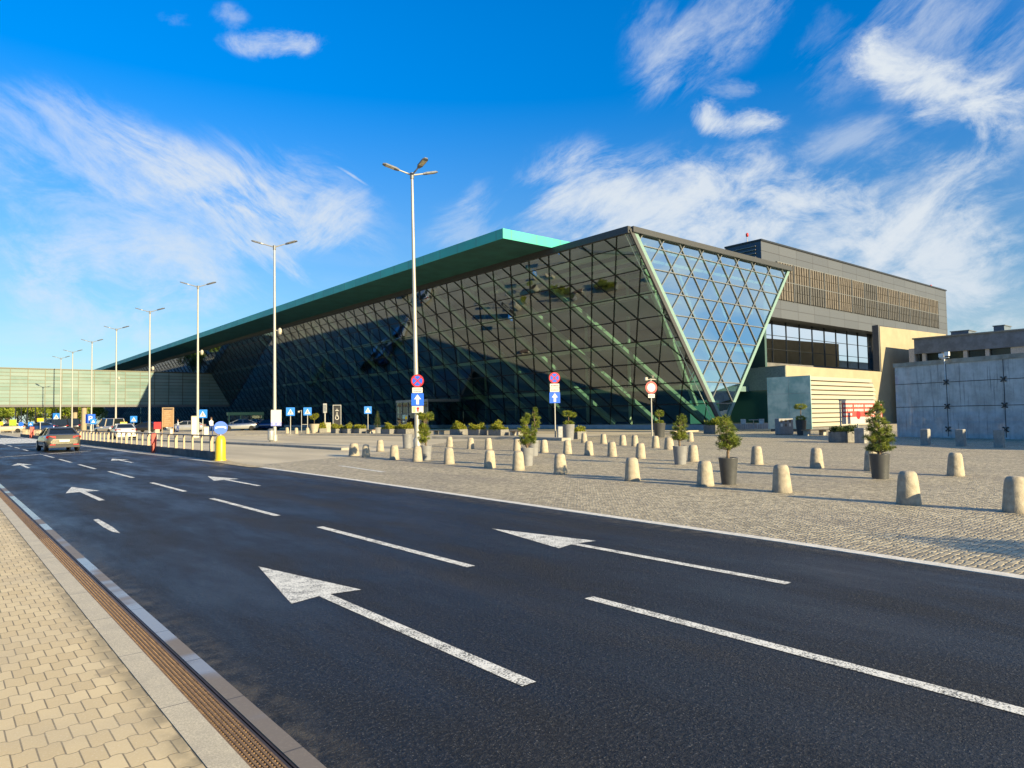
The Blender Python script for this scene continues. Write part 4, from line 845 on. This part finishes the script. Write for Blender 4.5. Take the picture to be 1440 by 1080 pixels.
# square posts along the concrete wall
M('post_concrete', (.26,.255,.235), .8, var=.15)
for i, (px, py) in enumerate([(1302,626),(1351.5,627.5),(1405.5,629.3),(1472,632)][:3]):
    p = G(px,py); mb = MB(); mb.rbox((p.x-.2,p.y-.2,-.01),(p.x+.2,p.y+.2,.9), .03); o = mb.build('square_post', 'post_concrete')
    o.location = (0,0,0); tag(o, 'square concrete post before the concrete wall, %s one' % ['left','middle','right'][i], 'bollard', 'square posts before the concrete wall')
# ------------------------------------------------------------------ plants
def leaf(mb, c, d, ln, w, rnd):
    d = d.normalized(); a = d.cross(Vector((rnd.uniform(-1,1),rnd.uniform(-1,1),rnd.uniform(-1,1))));
    if a.length < 1e-3: return
    a.normalize(); a *= w/2; mb.face([c-a*.5, c+d*ln*.5-a, c+d*ln, c+d*ln*.5+a])
def rdir(rnd):
    while True:
        v = Vector((rnd.uniform(-1,1),rnd.uniform(-1,1),rnd.uniform(-1,1)))
        if .05 < v.length < 1: return v.normalized()
M('bark', (.14,.10,.065), .9, var=.3, scale=20, bmp=.5); M('pot_dark', (.055,.058,.06), .42, var=.1); M('pot_grey', (.20,.205,.21), .55, var=.1); M('soil', (.05,.035,.022), .95); M('pot_stone', (.40,.36,.28), .8)
def pot(P, h, rt, rb, mat, n=28):
    mb = MB(); mb.lathe([(rb,0),(rb*1.01,.02),(rt,h-.015),(rt*1.02,h),(rt*.93,h),(rt*.9,h-.06)], n, cap=False); mb.lathe([(rb*.98,.004),(rb*.97,.006)], n); mb.build('pot', mat, P, False)
    mb = MB(); mb.lathe([(rt*.88,h-.09),(rt*.87,h-.07)], n); mb.build('soil', 'soil', P, False)
def pine(px, py, h, potd, crown, label, seed, mat='pine_needles', dens=1.0, xy=None):
    rnd = random.Random(seed); p = Vector(xy) if xy else G(px,py); P = thing('potted_pine', label, 'potted tree', (p.x,p.y,0), 0, 'pines in tall round pots')
    ph, rt, rb, pm = potd; pot(P, ph, rt, rb, pm)
    th = h-ph; tk = MB(); pts = [Vector((0,0,ph-.1))]
    for i in range(1, 6): pts.append(Vector((rnd.uniform(-.05,.05)*i*.5, rnd.uniform(-.05,.05)*i*.5, ph-.1+(th*.92)*i/5)))
    for i in range(5): tk.tube(pts[i], pts[i+1], .045*(1-i*.15), .045*(1-(i+1)*.15), 8)
    fl = MB()
    def on_trunk(z):
        for a, b in zip(pts, pts[1:]):
            if z <= b.z: return a+(b-a)*max(0,(z-a.z)/(b.z-a.z))
        return pts[-1].copy()
    clumps = []
    if crown[0] == 'cone':
        R, z0 = crown[1], ph+crown[2]; nl = crown[3]
        for k in range(nl):
            f = k/(nl-1); z = z0+(h-z0-.06)*f; rr = R*(1-f)**.72*(1-.12*(f < .12))+.05; nb = max(2, int(8*(1-f)+2.5)); a0 = rnd.uniform(0,6)
            for q in range(nb):
                a = a0+2*math.pi*q/nb+rnd.uniform(-.35,.35); r2 = rr*rnd.uniform(.62,1.12); e = on_trunk(z)+Vector((math.cos(a)*r2, math.sin(a)*r2, rnd.uniform(-.04,.10)+r2*.12))
                c = on_trunk(z-r2*.25); tk.tube(c, e, .014, .006, 5, False); clumps.append((e, rnd.uniform(.085,.13)))
                if r2 > .25: clumps.append((c+(e-c)*.6+Vector((0,0,.03)), rnd.uniform(.09,.13)))
        clumps.append((Vector((pts[-1].x,pts[-1].y,h-.08)), .09))
    else:
        for (x, y, z, r) in crown[1]:
            nn = int(6+26*r/.3)
            for q in range(nn):
                v = rdir(rnd)*r*rnd.uniform(.35,1.0); e = Vector((x,y,z))+Vector((v.x,v.y,v.z*crown[2])); clumps.append((e, rnd.uniform(.07,.12)))
                if q%3 == 0: tk.tube(on_trunk(max(ph, e.z-.25)), e, .012, .005, 5, False)
    for e, r in clumps:
        for q in range(int(75*dens)):
            d = rdir(rnd); d.z = d.z*.8+.25; leaf(fl, e+d*r*.1, d, r*rnd.uniform(.5,1.2), .0105, rnd)
    tk.build('trunk', 'bark', P, False); fl.build('crown', mat, P, False); return P
pine(1025,681,1.90,(.715,.255,.19,'pot_dark'),('cone',.27,.26,10),'airy pine in dark tapered pot with flat open branches, in front of the gable tip',11)
pine(1238,673,2.24,(.70,.265,.215,'pot_dark'),('cone',.34,.10,13),'densest cone shaped pine in dark pot, before the red banner',12,dens=1.25)
pine(956.7,653,1.95,(.70,.27,.21,'pot_grey'),('cone',.29,.26,10),'loose bright pine with bare lower stem in a grey pot, before a wide bollard',13)
pine(741.7,655,2.05,(.70,.26,.20,'pot_grey'),('clumps',[(-.05,0,1.0,.30),(.12,.0,1.25,.28),(-.14,.05,1.4,.24),(-.1,0,1.7,.16),(.02,0,1.9,.10),(.2,-.1,1.0,.22)],.9),'bushy spreading pine in a grey pot left of the sign pole',14)
pine(750,641,2.45,(.75,.28,.22,'pot_grey'),('clumps',[(.18,0,1.5,.22),(.22,0,1.9,.20),(.18,0,2.2,.12),(.1,0,1.3,.25)],1.0),'slim pine standing behind the bushy spreading pine',15)
pine(599,647,2.30,(.66,.27,.22,'pot_grey'),('clumps',[(-.12,0,.95,.30),(-.08,0,1.25,.28),(-.12,0,1.5,.26),(.0,0,1.95,.30),(.25,0,1.98,.25),(-.25,0,2.02,.2)],.75),'cloud pruned shrub hiding its pot, at the foot of the three-armed lamp',16,'topiary_leaf')
# a plain pot without a tree at the lamp
p = G(573,630.5); P = thing('planter_pot', 'tall grey planter pot behind the bollards left of the cloud pruned shrub', 'planter', (p.x,p.y,0)); pot(P, .9, .32, .27, 'pot_grey')
def topiary(px, py, potd, balls, label, seed, mat='topiary_leaf', xy=None):
    rnd = random.Random(seed); p = Vector(xy) if xy else G(px,py); P = thing('potted_topiary', label, 'potted tree', (p.x,p.y,0), 0, 'clipped topiaries in pots'); ph, rt, rb, pm = potd; pot(P, ph, rt, rb, pm)
    mb = MB(); mb.tube((0,0,ph-.1),(0,0,balls[-1][2]), .04, .03, 8); mb.build('trunk', 'bark', P, False); mb = MB()
    for (x, y, z, rx, rz) in balls:
        for q in range(int(2200*rx)):
            v = rdir(rnd); k = rnd.uniform(.6,1.0)*(.9+.2*math.sin(v.x*5+seed)*math.sin(v.y*5)); e = Vector((x+v.x*rx*k, y+v.y*rx*k, z+v.z*rz*k)); leaf(mb, e, v+rdir(rnd)*.6, rnd.uniform(.05,.11), .04, rnd)
    mb.build('crown', mat, P, False); return P
topiary(927.5,615,(1.2,.52,.40,'pot_dark'),[(0,0,1.3,.42,.12),(0.05,0,2.0,.45,.30)],'ball topiary in a tall dark pot beside the no-vehicles sign',21)
topiary(800,619,(1.25,.48,.36,'pot_grey'),[(0,0,1.35,.5,.16),(-.1,0,2.1,.5,.24),(.45,0,2.0,.36,.2)],'two-tier topiary in a grey pot right of the slim sign pole',22)
topiary(1127,612,(1.27,.44,.33,'pot_dark'),[(0,0,1.42,.46,.22),(0,0,2.42,.58,.24)],'two-tier topiary in a dark pot before the frosted glass pavilion side',23)
topiary(0,0,(.7,.3,.22,'pot_dark'),[(0,0,1.9,1.0,.85),(.15,0,1.9,1.0,.9)],'ball topiary added outside the view to the right to cast the round shadow',27,xy=(12.45,-5.3,0))  # unseen plant, put here only for the shadow it throws on the setts
topiary(442,609,(1.3,.72,.42,'pot_stone'),[(-.1,0,2.3,.62,.42),(.3,0,2.5,.4,.35)],'round topiary on a stone urn among the terrace planters',24,'yellow_shrub')
topiary(531,609,(.75,.5,.48,'pot_grey'),[(0,0,1.1,.42,.5),(0,0,1.7,.36,.5),(0,0,2.3,.22,.5),(0,0,2.7,.1,.3)],'narrow dark green cone topiary between the terrace planters',25,'dark_hedge')
M('planter_stone', (.17,.165,.15), .8, var=.2)
def planter(px, py, w, d, h, label, seed, mat='yellow_shrub', ph=.6, boxm='planter_stone', rz=0, fill=1.5, name='planter_box'):
    rnd = random.Random(seed); p = G(px,py); P = thing(name, label, 'planter', (p.x,p.y,0), rz, 'planters on the terrace edge')
    mb = MB(); t_ = .08
    mb.box((-w/2,-d/2,0),(w/2,-d/2+t_,h)); mb.box((-w/2,d/2-t_,0),(w/2,d/2,h)); mb.box((-w/2,-d/2+t_+.001,0),(-w/2+t_,d/2-t_-.001,h-.002)); mb.box((w/2-t_,-d/2+t_+.001,0),(w/2,d/2-t_-.001,h-.002)); mb.build('box', boxm, P, False)
    mb = MB(); mb.box((-w/2+t_+.001,-d/2+t_+.001,.02),(w/2-t_-.001,d/2-t_-.001,h-.08)); mb.build('soil', 'soil', P, False)
    if ph:
        mb = MB()
        for q in range(int(520*w*d*fill)):
            x, y = rnd.uniform(-w*.46,w*.46), rnd.uniform(-d*.46,d*.46); env = ph*(.55+.45*math.sin(x*3.1+seed)*math.cos(y*2.3+seed*2))*(1-.5*(2*x/w)**2); z = h-.08+rnd.uniform(.0,1)*max(.1,env)
            leaf(mb, Vector((x,y,z)), rdir(rnd)+Vector((x*.6,y*.6,.7)), rnd.uniform(.12,.24), .075, rnd)
        mb.build('plants', mat, P, False)
    return P
PL = [(453,608.3,1.0,'small planter with a single green tuft beside the display post'),(474,609.2,1.9,'planter with bright green plants below the black pylon'),(490,609.2,2.0,'planter with tall green plants, right of the pylon'),(506,609.2,2.0,'planter with yellow blossoms, left of a low bench'),
      (547,610,2.4,'planter with yellow and red flowers before the entrance lobby'),(569,610,2.5,'widest planter with orange flowering plants at the terrace end'),(645,611.3,1.9,'planter with feathery green plants, leftmost before the glass front'),(671.5,612,1.9,'planter with olive plants, middle one of three before the glass front'),(701,612.3,2.0,'planter with golden plants, right one of three before the glass front'),
      (812,617,1.05,'low stone planter with spiky yellow plants beside the two-tier topiary')]
for i, (px, py, w, lb) in enumerate(PL): planter(px, py, w, 1.1, .62, lb, 30+i, 'yellow_shrub', .95 if i != 8 else 1.1, 'planter_stone', R_(84+i))
planter(1006,610,2.6,1.2,.85,'planter with clipped dark green bushes at the gable tip',51,'topiary_leaf',.9,'planter_stone',R_(60))
planter(1186,622,1.55,.9,.68,'planter trough with dark grassy plants below the red banner',52,'dark_hedge',.75,'planter_stone',R_(-15),2.2)
planter(370,604,7,1.6,.8,'long low planter with dark hedge behind the second street lamp',53,'dark_hedge',1.0,'post_concrete',R_(60),.6,name='hedge_trough')
p = G(1212,623); mb = MB(); mb.rbox((p.x-.32,p.y-.3,-.005),(p.x+.36,p.y+.3,.92), .02); tag(mb.build('concrete_block', 'post_concrete'), 'square concrete block at the right end of the grassy trough', 'block')
def bench(px, py, w, label, rz=R_(88)):
    p = G(px,py); P = thing('bench', label, 'bench', (p.x,p.y,0), rz); M('bench_wood', (.30,.19,.11), .6)
    mb = MB()
    for k in range(4): mb.box((-w/2,-.3+k*.155,.42),(w/2,-.3+k*.155+.13,.48))
    mb.build('seat', 'bench_wood', P, False)
    for xs in (-w*.42,w*.42-.3):
        mb = MB(); mb.box((xs,-.25,0),(xs+.3,.25,.418)); mb.build('leg', 'kerb_stone', P, False)
bench(521.5,609.4,1.9,'low wooden bench between the yellow planter and the cone topiary'); bench(617,611,1.8,'stone footed bench left of the feathery green planter'); bench(726,612.5,1.7,'bench between the golden planter and the slim sign pole'); bench(1146,612.3,2.3,'stone bench before the white louvred pavilion', R_(-20)); bench(583,606,2.2,'bench before the entrance lobby')
# recycling bins
p = G(1103,611.3); P = thing('recycling_bin', 'grey three-slot recycling bin before the frosted glass pavilion side', 'recycling bin', (p.x,p.y,0), R_(-25))
mb = MB(); mb.rbox((-.72,-.3,.05),(.72,.3,1.42), .03); o = mb.build('body', 'pot_grey', P, False)
for k, c in enumerate(('sign_white','louvre_tan','sign_white')):
    mb = MB(); mb.disc((-.45+k*.42,-.302,1.2), .12, .006, 16); mb.build('slot', 'black_paint', P, False); mb = MB(); mb.box((-.55+k*.42,-.308,.72),(-.36+k*.42,-.302,.98)); mb.build('sticker', c, P, False)
mb = MB(); mb.box((-.68,-.27,0),(.68,.27,.048)); mb.build('base', 'plinth_dark', P, False)
# banner on frame with red print
Y = 26.0; P = thing('banner_frame', 'large banner with red printed panels on a metal frame before the pavilion', 'banner', (57.8,Y,0))
M('banner_cloth', (.42,.39,.36), .7, var=.04); M('banner_red', (.42,.05,.04), .7, var=.1)
mb = MB(); mb.box((55.1,Y,.95),(60.9,Y+.04,2.78)); o = mb.build('cloth', 'banner_cloth', P)
mb = MB(); mb.box((55.14,Y-.008,1.5),(60.86,Y-.003,2.62)); rp = mb.build('red_panel', 'banner_red', o)
mb = MB(); rnd = random.Random(5)
for r in range(3):
    for c in range(3):
        x = 55.3+c*1.9; z = 1.6+r*.34
        if r == 0 and c == 1: continue
        q = x
        while q < x+1.5: w = rnd.uniform(.14,.3); mb.box((q,Y-.014,z+rnd.uniform(0,.03)),(min(q+w,x+1.6),Y-.009,z+.2)); q += w+.07
mb.build('lettering', 'sign_white', rp)
mb = MB(); mb.disc((57.9,Y-.009,1.66), .36, .004, 20); mb.build('round_mark', 'sign_red', rp)
for x in (55.0,57.9,60.95):
    mb = MB(); mb.box((x-.04,Y+.05,0),(x+.04,Y+.13,2.9)); mb.build('post', 'galvanised', P)
mb = MB(); mb.box((54.9,Y-.02,2.79),(61.05,Y+.14,2.88)); mb.build('top_rail', 'box_grey', P)
a, b = onw(1257.5,612)-WD*1.2, onw(1262,569); P = thing('flag_banner', 'narrow upright red and white flag banner at the end of the concrete wall', 'banner', (a.x,a.y,0))
mb = MB(); mb.tube((0,0,0),(0,0,2.75), .05); mb.build('pole', 'galvanised', P, False); mb = MB(); mb.box((.06,-.01,.7),(.46,.01,2.5)); o = mb.build('cloth', 'banner_cloth', P, False); mb = MB(); mb.box((.07,-.018,1.3),(.45,-.011,2.45)); o2_ = mb.build('red_panel', 'banner_red', o, False)
mb = MB()
for k in range(5): mb.box((.2,-.022,1.42+k*.15),(.33,-.0185,1.52+k*.15))
mb.build('lettering', 'sign_white', o2_, False)
# cafe furniture by the gable
M('chair_pale', (.55,.58,.58), .5)
def chair(px, py, rz, label):
    p = G(px,py); P = thing('cafe_chair', label, 'chair', (p.x,p.y,.11), rz, 'cafe chairs by the gable')
    mb = MB(); mb.rbox((-.3,-.3,.55),(.3,.3,.62), .02); mb.build('seat', 'chair_pale', P, False)
    mb = MB(); mb.box((-.3,.26,.62),(.3,.32,1.15)); mb.build('backrest', 'chair_pale', P, False)
    for x in (-.26,.26):
        for y in (-.26,.26): mb = MB(); mb.tube((x*1.1,y*1.1,0),(x,y,.55), .03, .025, 6); mb.build('leg', 'chair_pale', P, False)
chair(1047,604.5,R_(100),'left pale cafe chair facing a table by the gable'); chair(1070,604.5,R_(-80),'right pale cafe chair facing a table by the gable')
p = G(1060,604); P = thing('cafe_table', 'small pale cafe table between two chairs by the gable', 'table', (p.x,p.y,.11)); mb = MB(); mb.lathe([(.55,1.0),(.55,1.06)], 20); mb.build('tabletop', 'chair_pale', P, False); mb = MB(); mb.tube((0,0,.03),(0,0,1.0), .05); mb.lathe([(.35,0),(.3,.03)], 16); mb.build('pedestal', 'chair_pale', P, False)
# ------------------------------------------------------------------ cars
M('tyre', (.012,.012,.013), .85); M('rim', (.30,.30,.31), .35, .8); M('car_glass', (.012,.016,.018), .06); M('tail_red', (.42,.008,.01), .5, spec=.2); M('head_white', (.7,.7,.7), .2); M('trim_black', (.015,.015,.016), .6); M('plate_white', (.72,.70,.62), .5)
def car(label, loc, rz, paint, kind='sedan', sc=1.0, taxi=False, detail=True):
    P = thing('parked_car' if kind != 'moving' else 'moving_car', label, 'car', loc, rz, 'cars around the terminal'); P.scale = (sc,sc,sc)
    # length along +y (front), rear at y=-2.25
    st = [(-2.28,.70,.42,.72),(-2.22,.80,.30,.98),(-1.9,.88,.24,1.06),(-1.2,.90,.22,1.00),(0,.91,.22,.97),(.9,.90,.22,.95),(1.4,.88,.23,.90),(1.95,.84,.26,.78),(2.22,.74,.32,.62),(2.28,.60,.40,.52)]
    van = kind == 'van'
    mb = MB(); rings = []
    for y, w, z0, z1 in st:
        zm = z0+(z1-z0)*.62; rings.append([(-w*.86,y,z0),(w*.86,y,z0),(w,y,z0+.14),(w*1.0,y,zm),(w*.93,y,z1-.04),(w*.80,y,z1),(-w*.80,y,z1),(-w*.93,y,z1-.04),(-w*1.0,y,zm),(-w,y,z0+.14)])
    mb.rings(rings, True, True)
    # roof and pillars
    ry0, ry1 = (-1.05,.25) if not van else (-2.0,.7); by0, by1 = (-1.95,1.25) if not van else (-2.2,1.5); zr = 1.45 if not van else 1.95; zb = .965
    def cab(inset, zt, zb_): return [[(-.80+inset,by0+inset*2,zb_),(.80-inset,by0+inset*2,zb_),(.80-inset,by1-inset*2,zb_),(-.80+inset,by1-inset*2,zb_)], [(-.60+inset,ry0+inset,zt),(.60-inset,ry0+inset,zt),(.60-inset,ry1-inset,zt),(-.60+inset,ry1-inset,zt)]]
    c = cab(0, zr-.05, zb)
    mb.rings([[(-.62,ry0-.06,zr-.06),(.62,ry0-.06,zr-.06),(.62,ry1+.08,zr-.06),(-.62,ry1+.08,zr-.06)], [(-.56,ry0+.05,zr),(.56,ry0+.05,zr),(.56,ry1-.05,zr),(-.56,ry1-.05,zr)]], True, True)
    for i in range(4): mb.bar(c[0][i], c[1][i], .09, .07)
    for s in (-1,1): mb.bar((s*.805,-.35,zb),(s*.605,-.35,zr-.05), .05, .09)
    mb.build('body', paint, P, False)
    g = cab(.03, zr-.062, zb-.02); mb = MB(); mb.rings(g, False); mb.build('windows', 'car_glass', P, False)
    for sx_ in (-1,1):
        for yy in (-1.38,1.38):
            mb = MB(); x = sx_*.80
            k = [(.0,.20),(.29,.20),(.325,.16),(.325,.04),(.29,0),(.0,0)]
            def wheel(prof, n=18):
                rs = [[Vector((x+sx_*(d-.1), yy+r*math.cos(2*math.pi*i/n), .325+r*math.sin(2*math.pi*i/n))) for i in range(n)] for r, d in prof]
                return rs
            mb.rings(wheel([(.20,.215),(.29,.215),(.325,.17),(.325,.03),(.29,0),(.18,0)]), True, True); wh = mb.build('wheel', 'tyre', P, False)
            if detail: mb = MB(); mb.rings(wheel([(.205,.217),(.20,.226),(.07,.205),(.03,.215)]), True, True); mb.build('rim', 'rim', wh, False)
    for s in (-1,1):
        mb = MB(); mb.rings([[(s*.44,-2.262,.80),(s*.80,-2.225,.80),(s*.905,-1.98,.82),(s*.905,-1.98,.94),(s*.80,-2.225,.95),(s*.44,-2.25,.92)],[(s*.44,-2.1,.80),(s*.78,-2.1,.80),(s*.86,-1.95,.82),(s*.86,-1.95,.94),(s*.78,-2.1,.95),(s*.44,-2.1,.92)]]); mb.build('tail_light', 'tail_red', P, False)
        mb = MB(); mb.box((s*.66-.14,2.0,.60),(s*.66+.14,2.262,.70)); mb.build('headlight', 'head_white', P, False)
        mb = MB(); mb.rbox((s*.98-.1,.78,.96),(s*.98+.1,.95,1.10), .03); mb.build('wing_mirror', paint, P, False)
    if detail:
        mb = MB(); mb.rbox((-.84,-2.30,.26),(.84,-2.12,.48), .04); mb.build('rear_bumper', 'trim_black' if kind == 'moving' else paint, P, False)
        mb = MB(); mb.box((-.26,-2.318,.60),(.26,-2.285,.71)); mb.build('number_plate', 'plate_white', P, False)
        mb = MB()
        for s in (-1,1): mb.box((s*.6-.14,-2.312,.40),(s*.6+.14,-2.302,.45))
        mb.build('reflector', 'tail_red', P, False)
    if taxi: mb = MB(); mb.rbox((-.3,-.45,zr+.005),(.3,-.2,zr+.16), .03); mb.build('roof_sign', 'sign_yellow', P, False)
    return P
def paint(name, col): M(name, col, .22, .35, var=.03); MATS[name].node_tree.nodes['Principled BSDF'].inputs['Coat Weight'].default_value = .6; return name
paint('paint_olive', (.115,.11,.08)); paint('paint_white', (.62,.62,.60)); paint('paint_dark', (.02,.022,.028)); paint('paint_silver', (.36,.37,.38)); paint('paint_blue', (.02,.05,.14)); paint('paint_cream', (.55,.48,.36)); paint('paint_red', (.3,.02,.02))
p = G(79,635.5); car('dark olive sedan driving away in the right lane', (6.75,58.2,0), R_(2), 'paint_olive', 'moving', 1.12)
p = G(178,617.5); car('white taxi with yellow roof sign beyond the railing', (p.x,p.y+2,0), R_(-4), 'paint_white', 'sedan', 1.22, True)
for px, py, rz, pt, kd, sc_, lb in [
    (24,607.5,70,'paint_dark','sedan',1.4,'dark car parked at the far left beyond the barrier'),(41,607,75,'paint_silver','sedan',1.4,'grey car parked second from the left beyond the barrier'),(57,607,70,'paint_blue','sedan',1.5,'dark blue car parked third from the left beyond the barrier'),(73.5,606.5,80,'paint_dark','van',1.5,'black van parked before the trees by the bridge columns'),(90,606,80,'paint_dark','van',1.6,'large black van parked left of the bridge columns'),
    (154,610,20,'paint_cream','van',1.35,'cream van standing under the footbridge left of the taxi'),(10,608.5,80,'paint_cream','sedan',1.5,'cream car at the left edge beyond the barrier'),
    (337,605.5,75,'paint_silver','sedan',1.5,'silver car parked behind the hedge trough, left one'),(356,604.5,75,'paint_silver','sedan',1.5,'silver car parked behind the hedge trough, middle one'),(374,604.5,75,'paint_blue','sedan',1.5,'blue car parked behind the hedge trough near the notice board'),(207,607.5,40,'paint_dark','sedan',1.35,'dark car parked under the terminal overhang right of the taxi'),(262,607.5,60,'paint_silver','sedan',1.4,'grey car parked behind the tall white cabinet')]:
    q = G(px,py); car(lb, (q.x,q.y,0), R_(rz), pt, kd, sc_, False, False)
# shelter with green roof edge seen behind the parked cars
q = G(345,603); P = thing('bus_shelter', 'glazed shelter with green roof edge behind the parked silver cars', 'shelter', (q.x,q.y,0), R_(-10))
M('shelter_green', (.32,.40,.16), .5)
mb = MB(); mb.box((-4,-1.2,3.2),(4,1.2,3.9)); mb.build('roof', 'shelter_green', P, False)
for x in (-3.8,-1.3,1.2,3.7): mb = MB(); mb.box((x,-1.0,0),(x+.2,-.8,3.19)); mb.build('post', 'shelter_green', P, False)
mb = MB(); mb.box((-3.8,.9,.3),(3.8,.96,3.1)); mb.build('glass_wall', 'clear_glass', P, False)
q = G(297,612); P_person = thing('person', 'person in blue trousers and white shirt walking behind the blue beacon disc', 'person', (q.x,q.y,0), R_(20))
# ------------------------------------------------------------------ far trees and flag poles
def tree(x, y, h, R, seed, label, mat='tree_leaf', n=2600):
    rnd = random.Random(seed); P = thing('leafy_tree', label, 'tree', (x,y,0), 0, 'trees beyond the footbridge')
    tk = MB(); tk.tube((0,0,-.1),(0,0,h*.35), .32, .22, 9); fl = MB(); cl = []
    for k in range(11):
        a = rnd.uniform(0,6.28); f = rnd.uniform(.25,.95); rr = R*rnd.uniform(.25,.85)*(1-.4*abs(f-.5)); e = Vector((math.cos(a)*rr, math.sin(a)*rr, h*(.16+.76*f))); tk.tube((0,0,h*.3*f+.5), e, .11, .03, 6, False); cl.append((e, R*rnd.uniform(.32,.52)))
    tk.build('trunk', 'bark', P, False)
    for e, r in cl:
        for q in range(n//11):
            v = rdir(rnd)*r*rnd.uniform(.45,1.0); leaf(fl, e+Vector((v.x,v.y,v.z*.8)), v+rdir(rnd)*r*.5, rnd.uniform(.35,.7), rnd.uniform(.3,.5), rnd)
    fl.build('crown', mat, P, False); return P
TR = ['tree','bushy tree','spreading tree']
spots = [(-1,'leftmost'),(12,'second'),(25,'third'),(38,'fourth'),(51,'fifth'),(64,'sixth'),(77,'seventh'),(90,'eighth'),(103,'ninth'),(116,'tenth'),(128,'eleventh')]
for i, (px, od) in enumerate(spots):
    d = ray(px,588); yy = 262+14*((i*5)%4); p = C0+d*(yy/d.y); tree(p.x, yy, 11.5+((i*7)%3)*.9, 5.0, 60+i, 'bright green tree beyond the footbridge, %s from the left' % od if i else 'bright green tree at the left edge beyond the footbridge')
for i, px in enumerate((21.5,29.8,38.5,49.5,63,78.5)):
    p = AY(px,600,224+i*1.0); o = thing('flag_pole', 'white flag pole before the far trees, %s from the left' % ORD[i], 'flag pole', (p.x,p.y,0), 0, 'flag poles beyond the footbridge')
    mb = MB(); mb.tube((0,0,0),(0,0,12.5), .14, .09, 8); mb.build('pole', 'galvanised', o, False); mb = MB(); mb.lathe([(.16,12.5),(.16,12.65),(.05,12.75)], 8); mb.build('cap', 'white_paint', o, False)
# ------------------------------------------------------------------ the walking person, one skinned body
def skin_body(P):
    V = [(0,0,.95),(0,0,1.15),(0,0,1.38),(0,.0,1.50),(0,-.01,1.62),(0,-.015,1.74),
         (.09,0,.90),(.11,-.10,.50),(.10,-.02,.08),(.10,-.14,.04), (-.09,0,.90),(-.11,.10,.52),(-.10,.28,.14),(-.10,.20,.05),
         (.19,0,1.40),(.24,.08,1.14),(.24,0,.90),(.24,-.04,.82), (-.19,0,1.40),(-.24,-.06,1.14),(-.23,-.16,.93),(-.23,-.20,.86)]
    E = [(0,1),(1,2),(2,3),(3,4),(4,5),(0,6),(6,7),(7,8),(8,9),(0,10),(10,11),(11,12),(12,13),(2,14),(14,15),(15,16),(16,17),(2,18),(18,19),(19,20),(20,21)]
    Rd = [.14,.13,.15,.06,.095,.07, .09,.065,.045,.035, .09,.065,.045,.035, .06,.045,.035,.03, .06,.045,.035,.03]
    me = bpy.data.meshes.new('body'); me.from_pydata(V, E, []); o = bpy.data.objects.new('body', me); COL.objects.link(o)
    md = o.modifiers.new('skin', 'SKIN'); sv = me.skin_vertices[0].data
    for i, r in enumerate(Rd): sv[i].radius = (r, r*.85)
    sv[0].use_root = True; o.modifiers.new('sub', 'SUBSURF').levels = 2
    o.parent = P; return o
m, t, b = newmat('person_clothes'); s_ = t.add('ShaderNodeSeparateXYZ'); t.link(objc(t), s_.inputs[0]); z_ = s_.outputs[2]
c = t.mix(t.math('GREATER_THAN', z_, .98), (.02,.05,.20), (.55,.56,.58)); c = t.mix(t.math('GREATER_THAN', z_, 1.53), c, (.42,.26,.18)); c = t.mix(t.math('LESS_THAN', z_, .09), c, (.03,.03,.03)); t.link(c, b.inputs['Base Color']); b.inputs['Roughness'].default_value = .8
o = skin_body(P_person); o.data.materials.append(MATS['person_clothes']); P_person.scale = (1.35,)*3
M('hair_brown', (.05,.03,.02), .8); mb = MB(); mb.lathe([(.10,1.66),(.112,1.72),(.10,1.79),(.06,1.83)], 12, (0,.01,0)); mb.build('hair', 'hair_brown', P_person, False)

# two more travellers, copies of the walker with their own look
for px, py, rz, lb, cs in ((141,604,200,'person in pale top standing left of the white taxi beyond the railing',(1.3,1.3,1.32)),(133.5,603.5,140,'person in pale top standing under the blue parking sign',(1.35,1.35,1.28)),(250,608,80,'person in pale top and blue trousers walking right of the brown board',(1.3,1.3,1.3))):
    c = copy_tree(P_person); q = G(px,py); c.location = (q.x,q.y,0); c.rotation_euler = (0,0,R_(rz)); c.scale = cs; c['label'] = lb; c['group'] = 'travellers by the terminal'
P_person['group'] = 'travellers by the terminal'
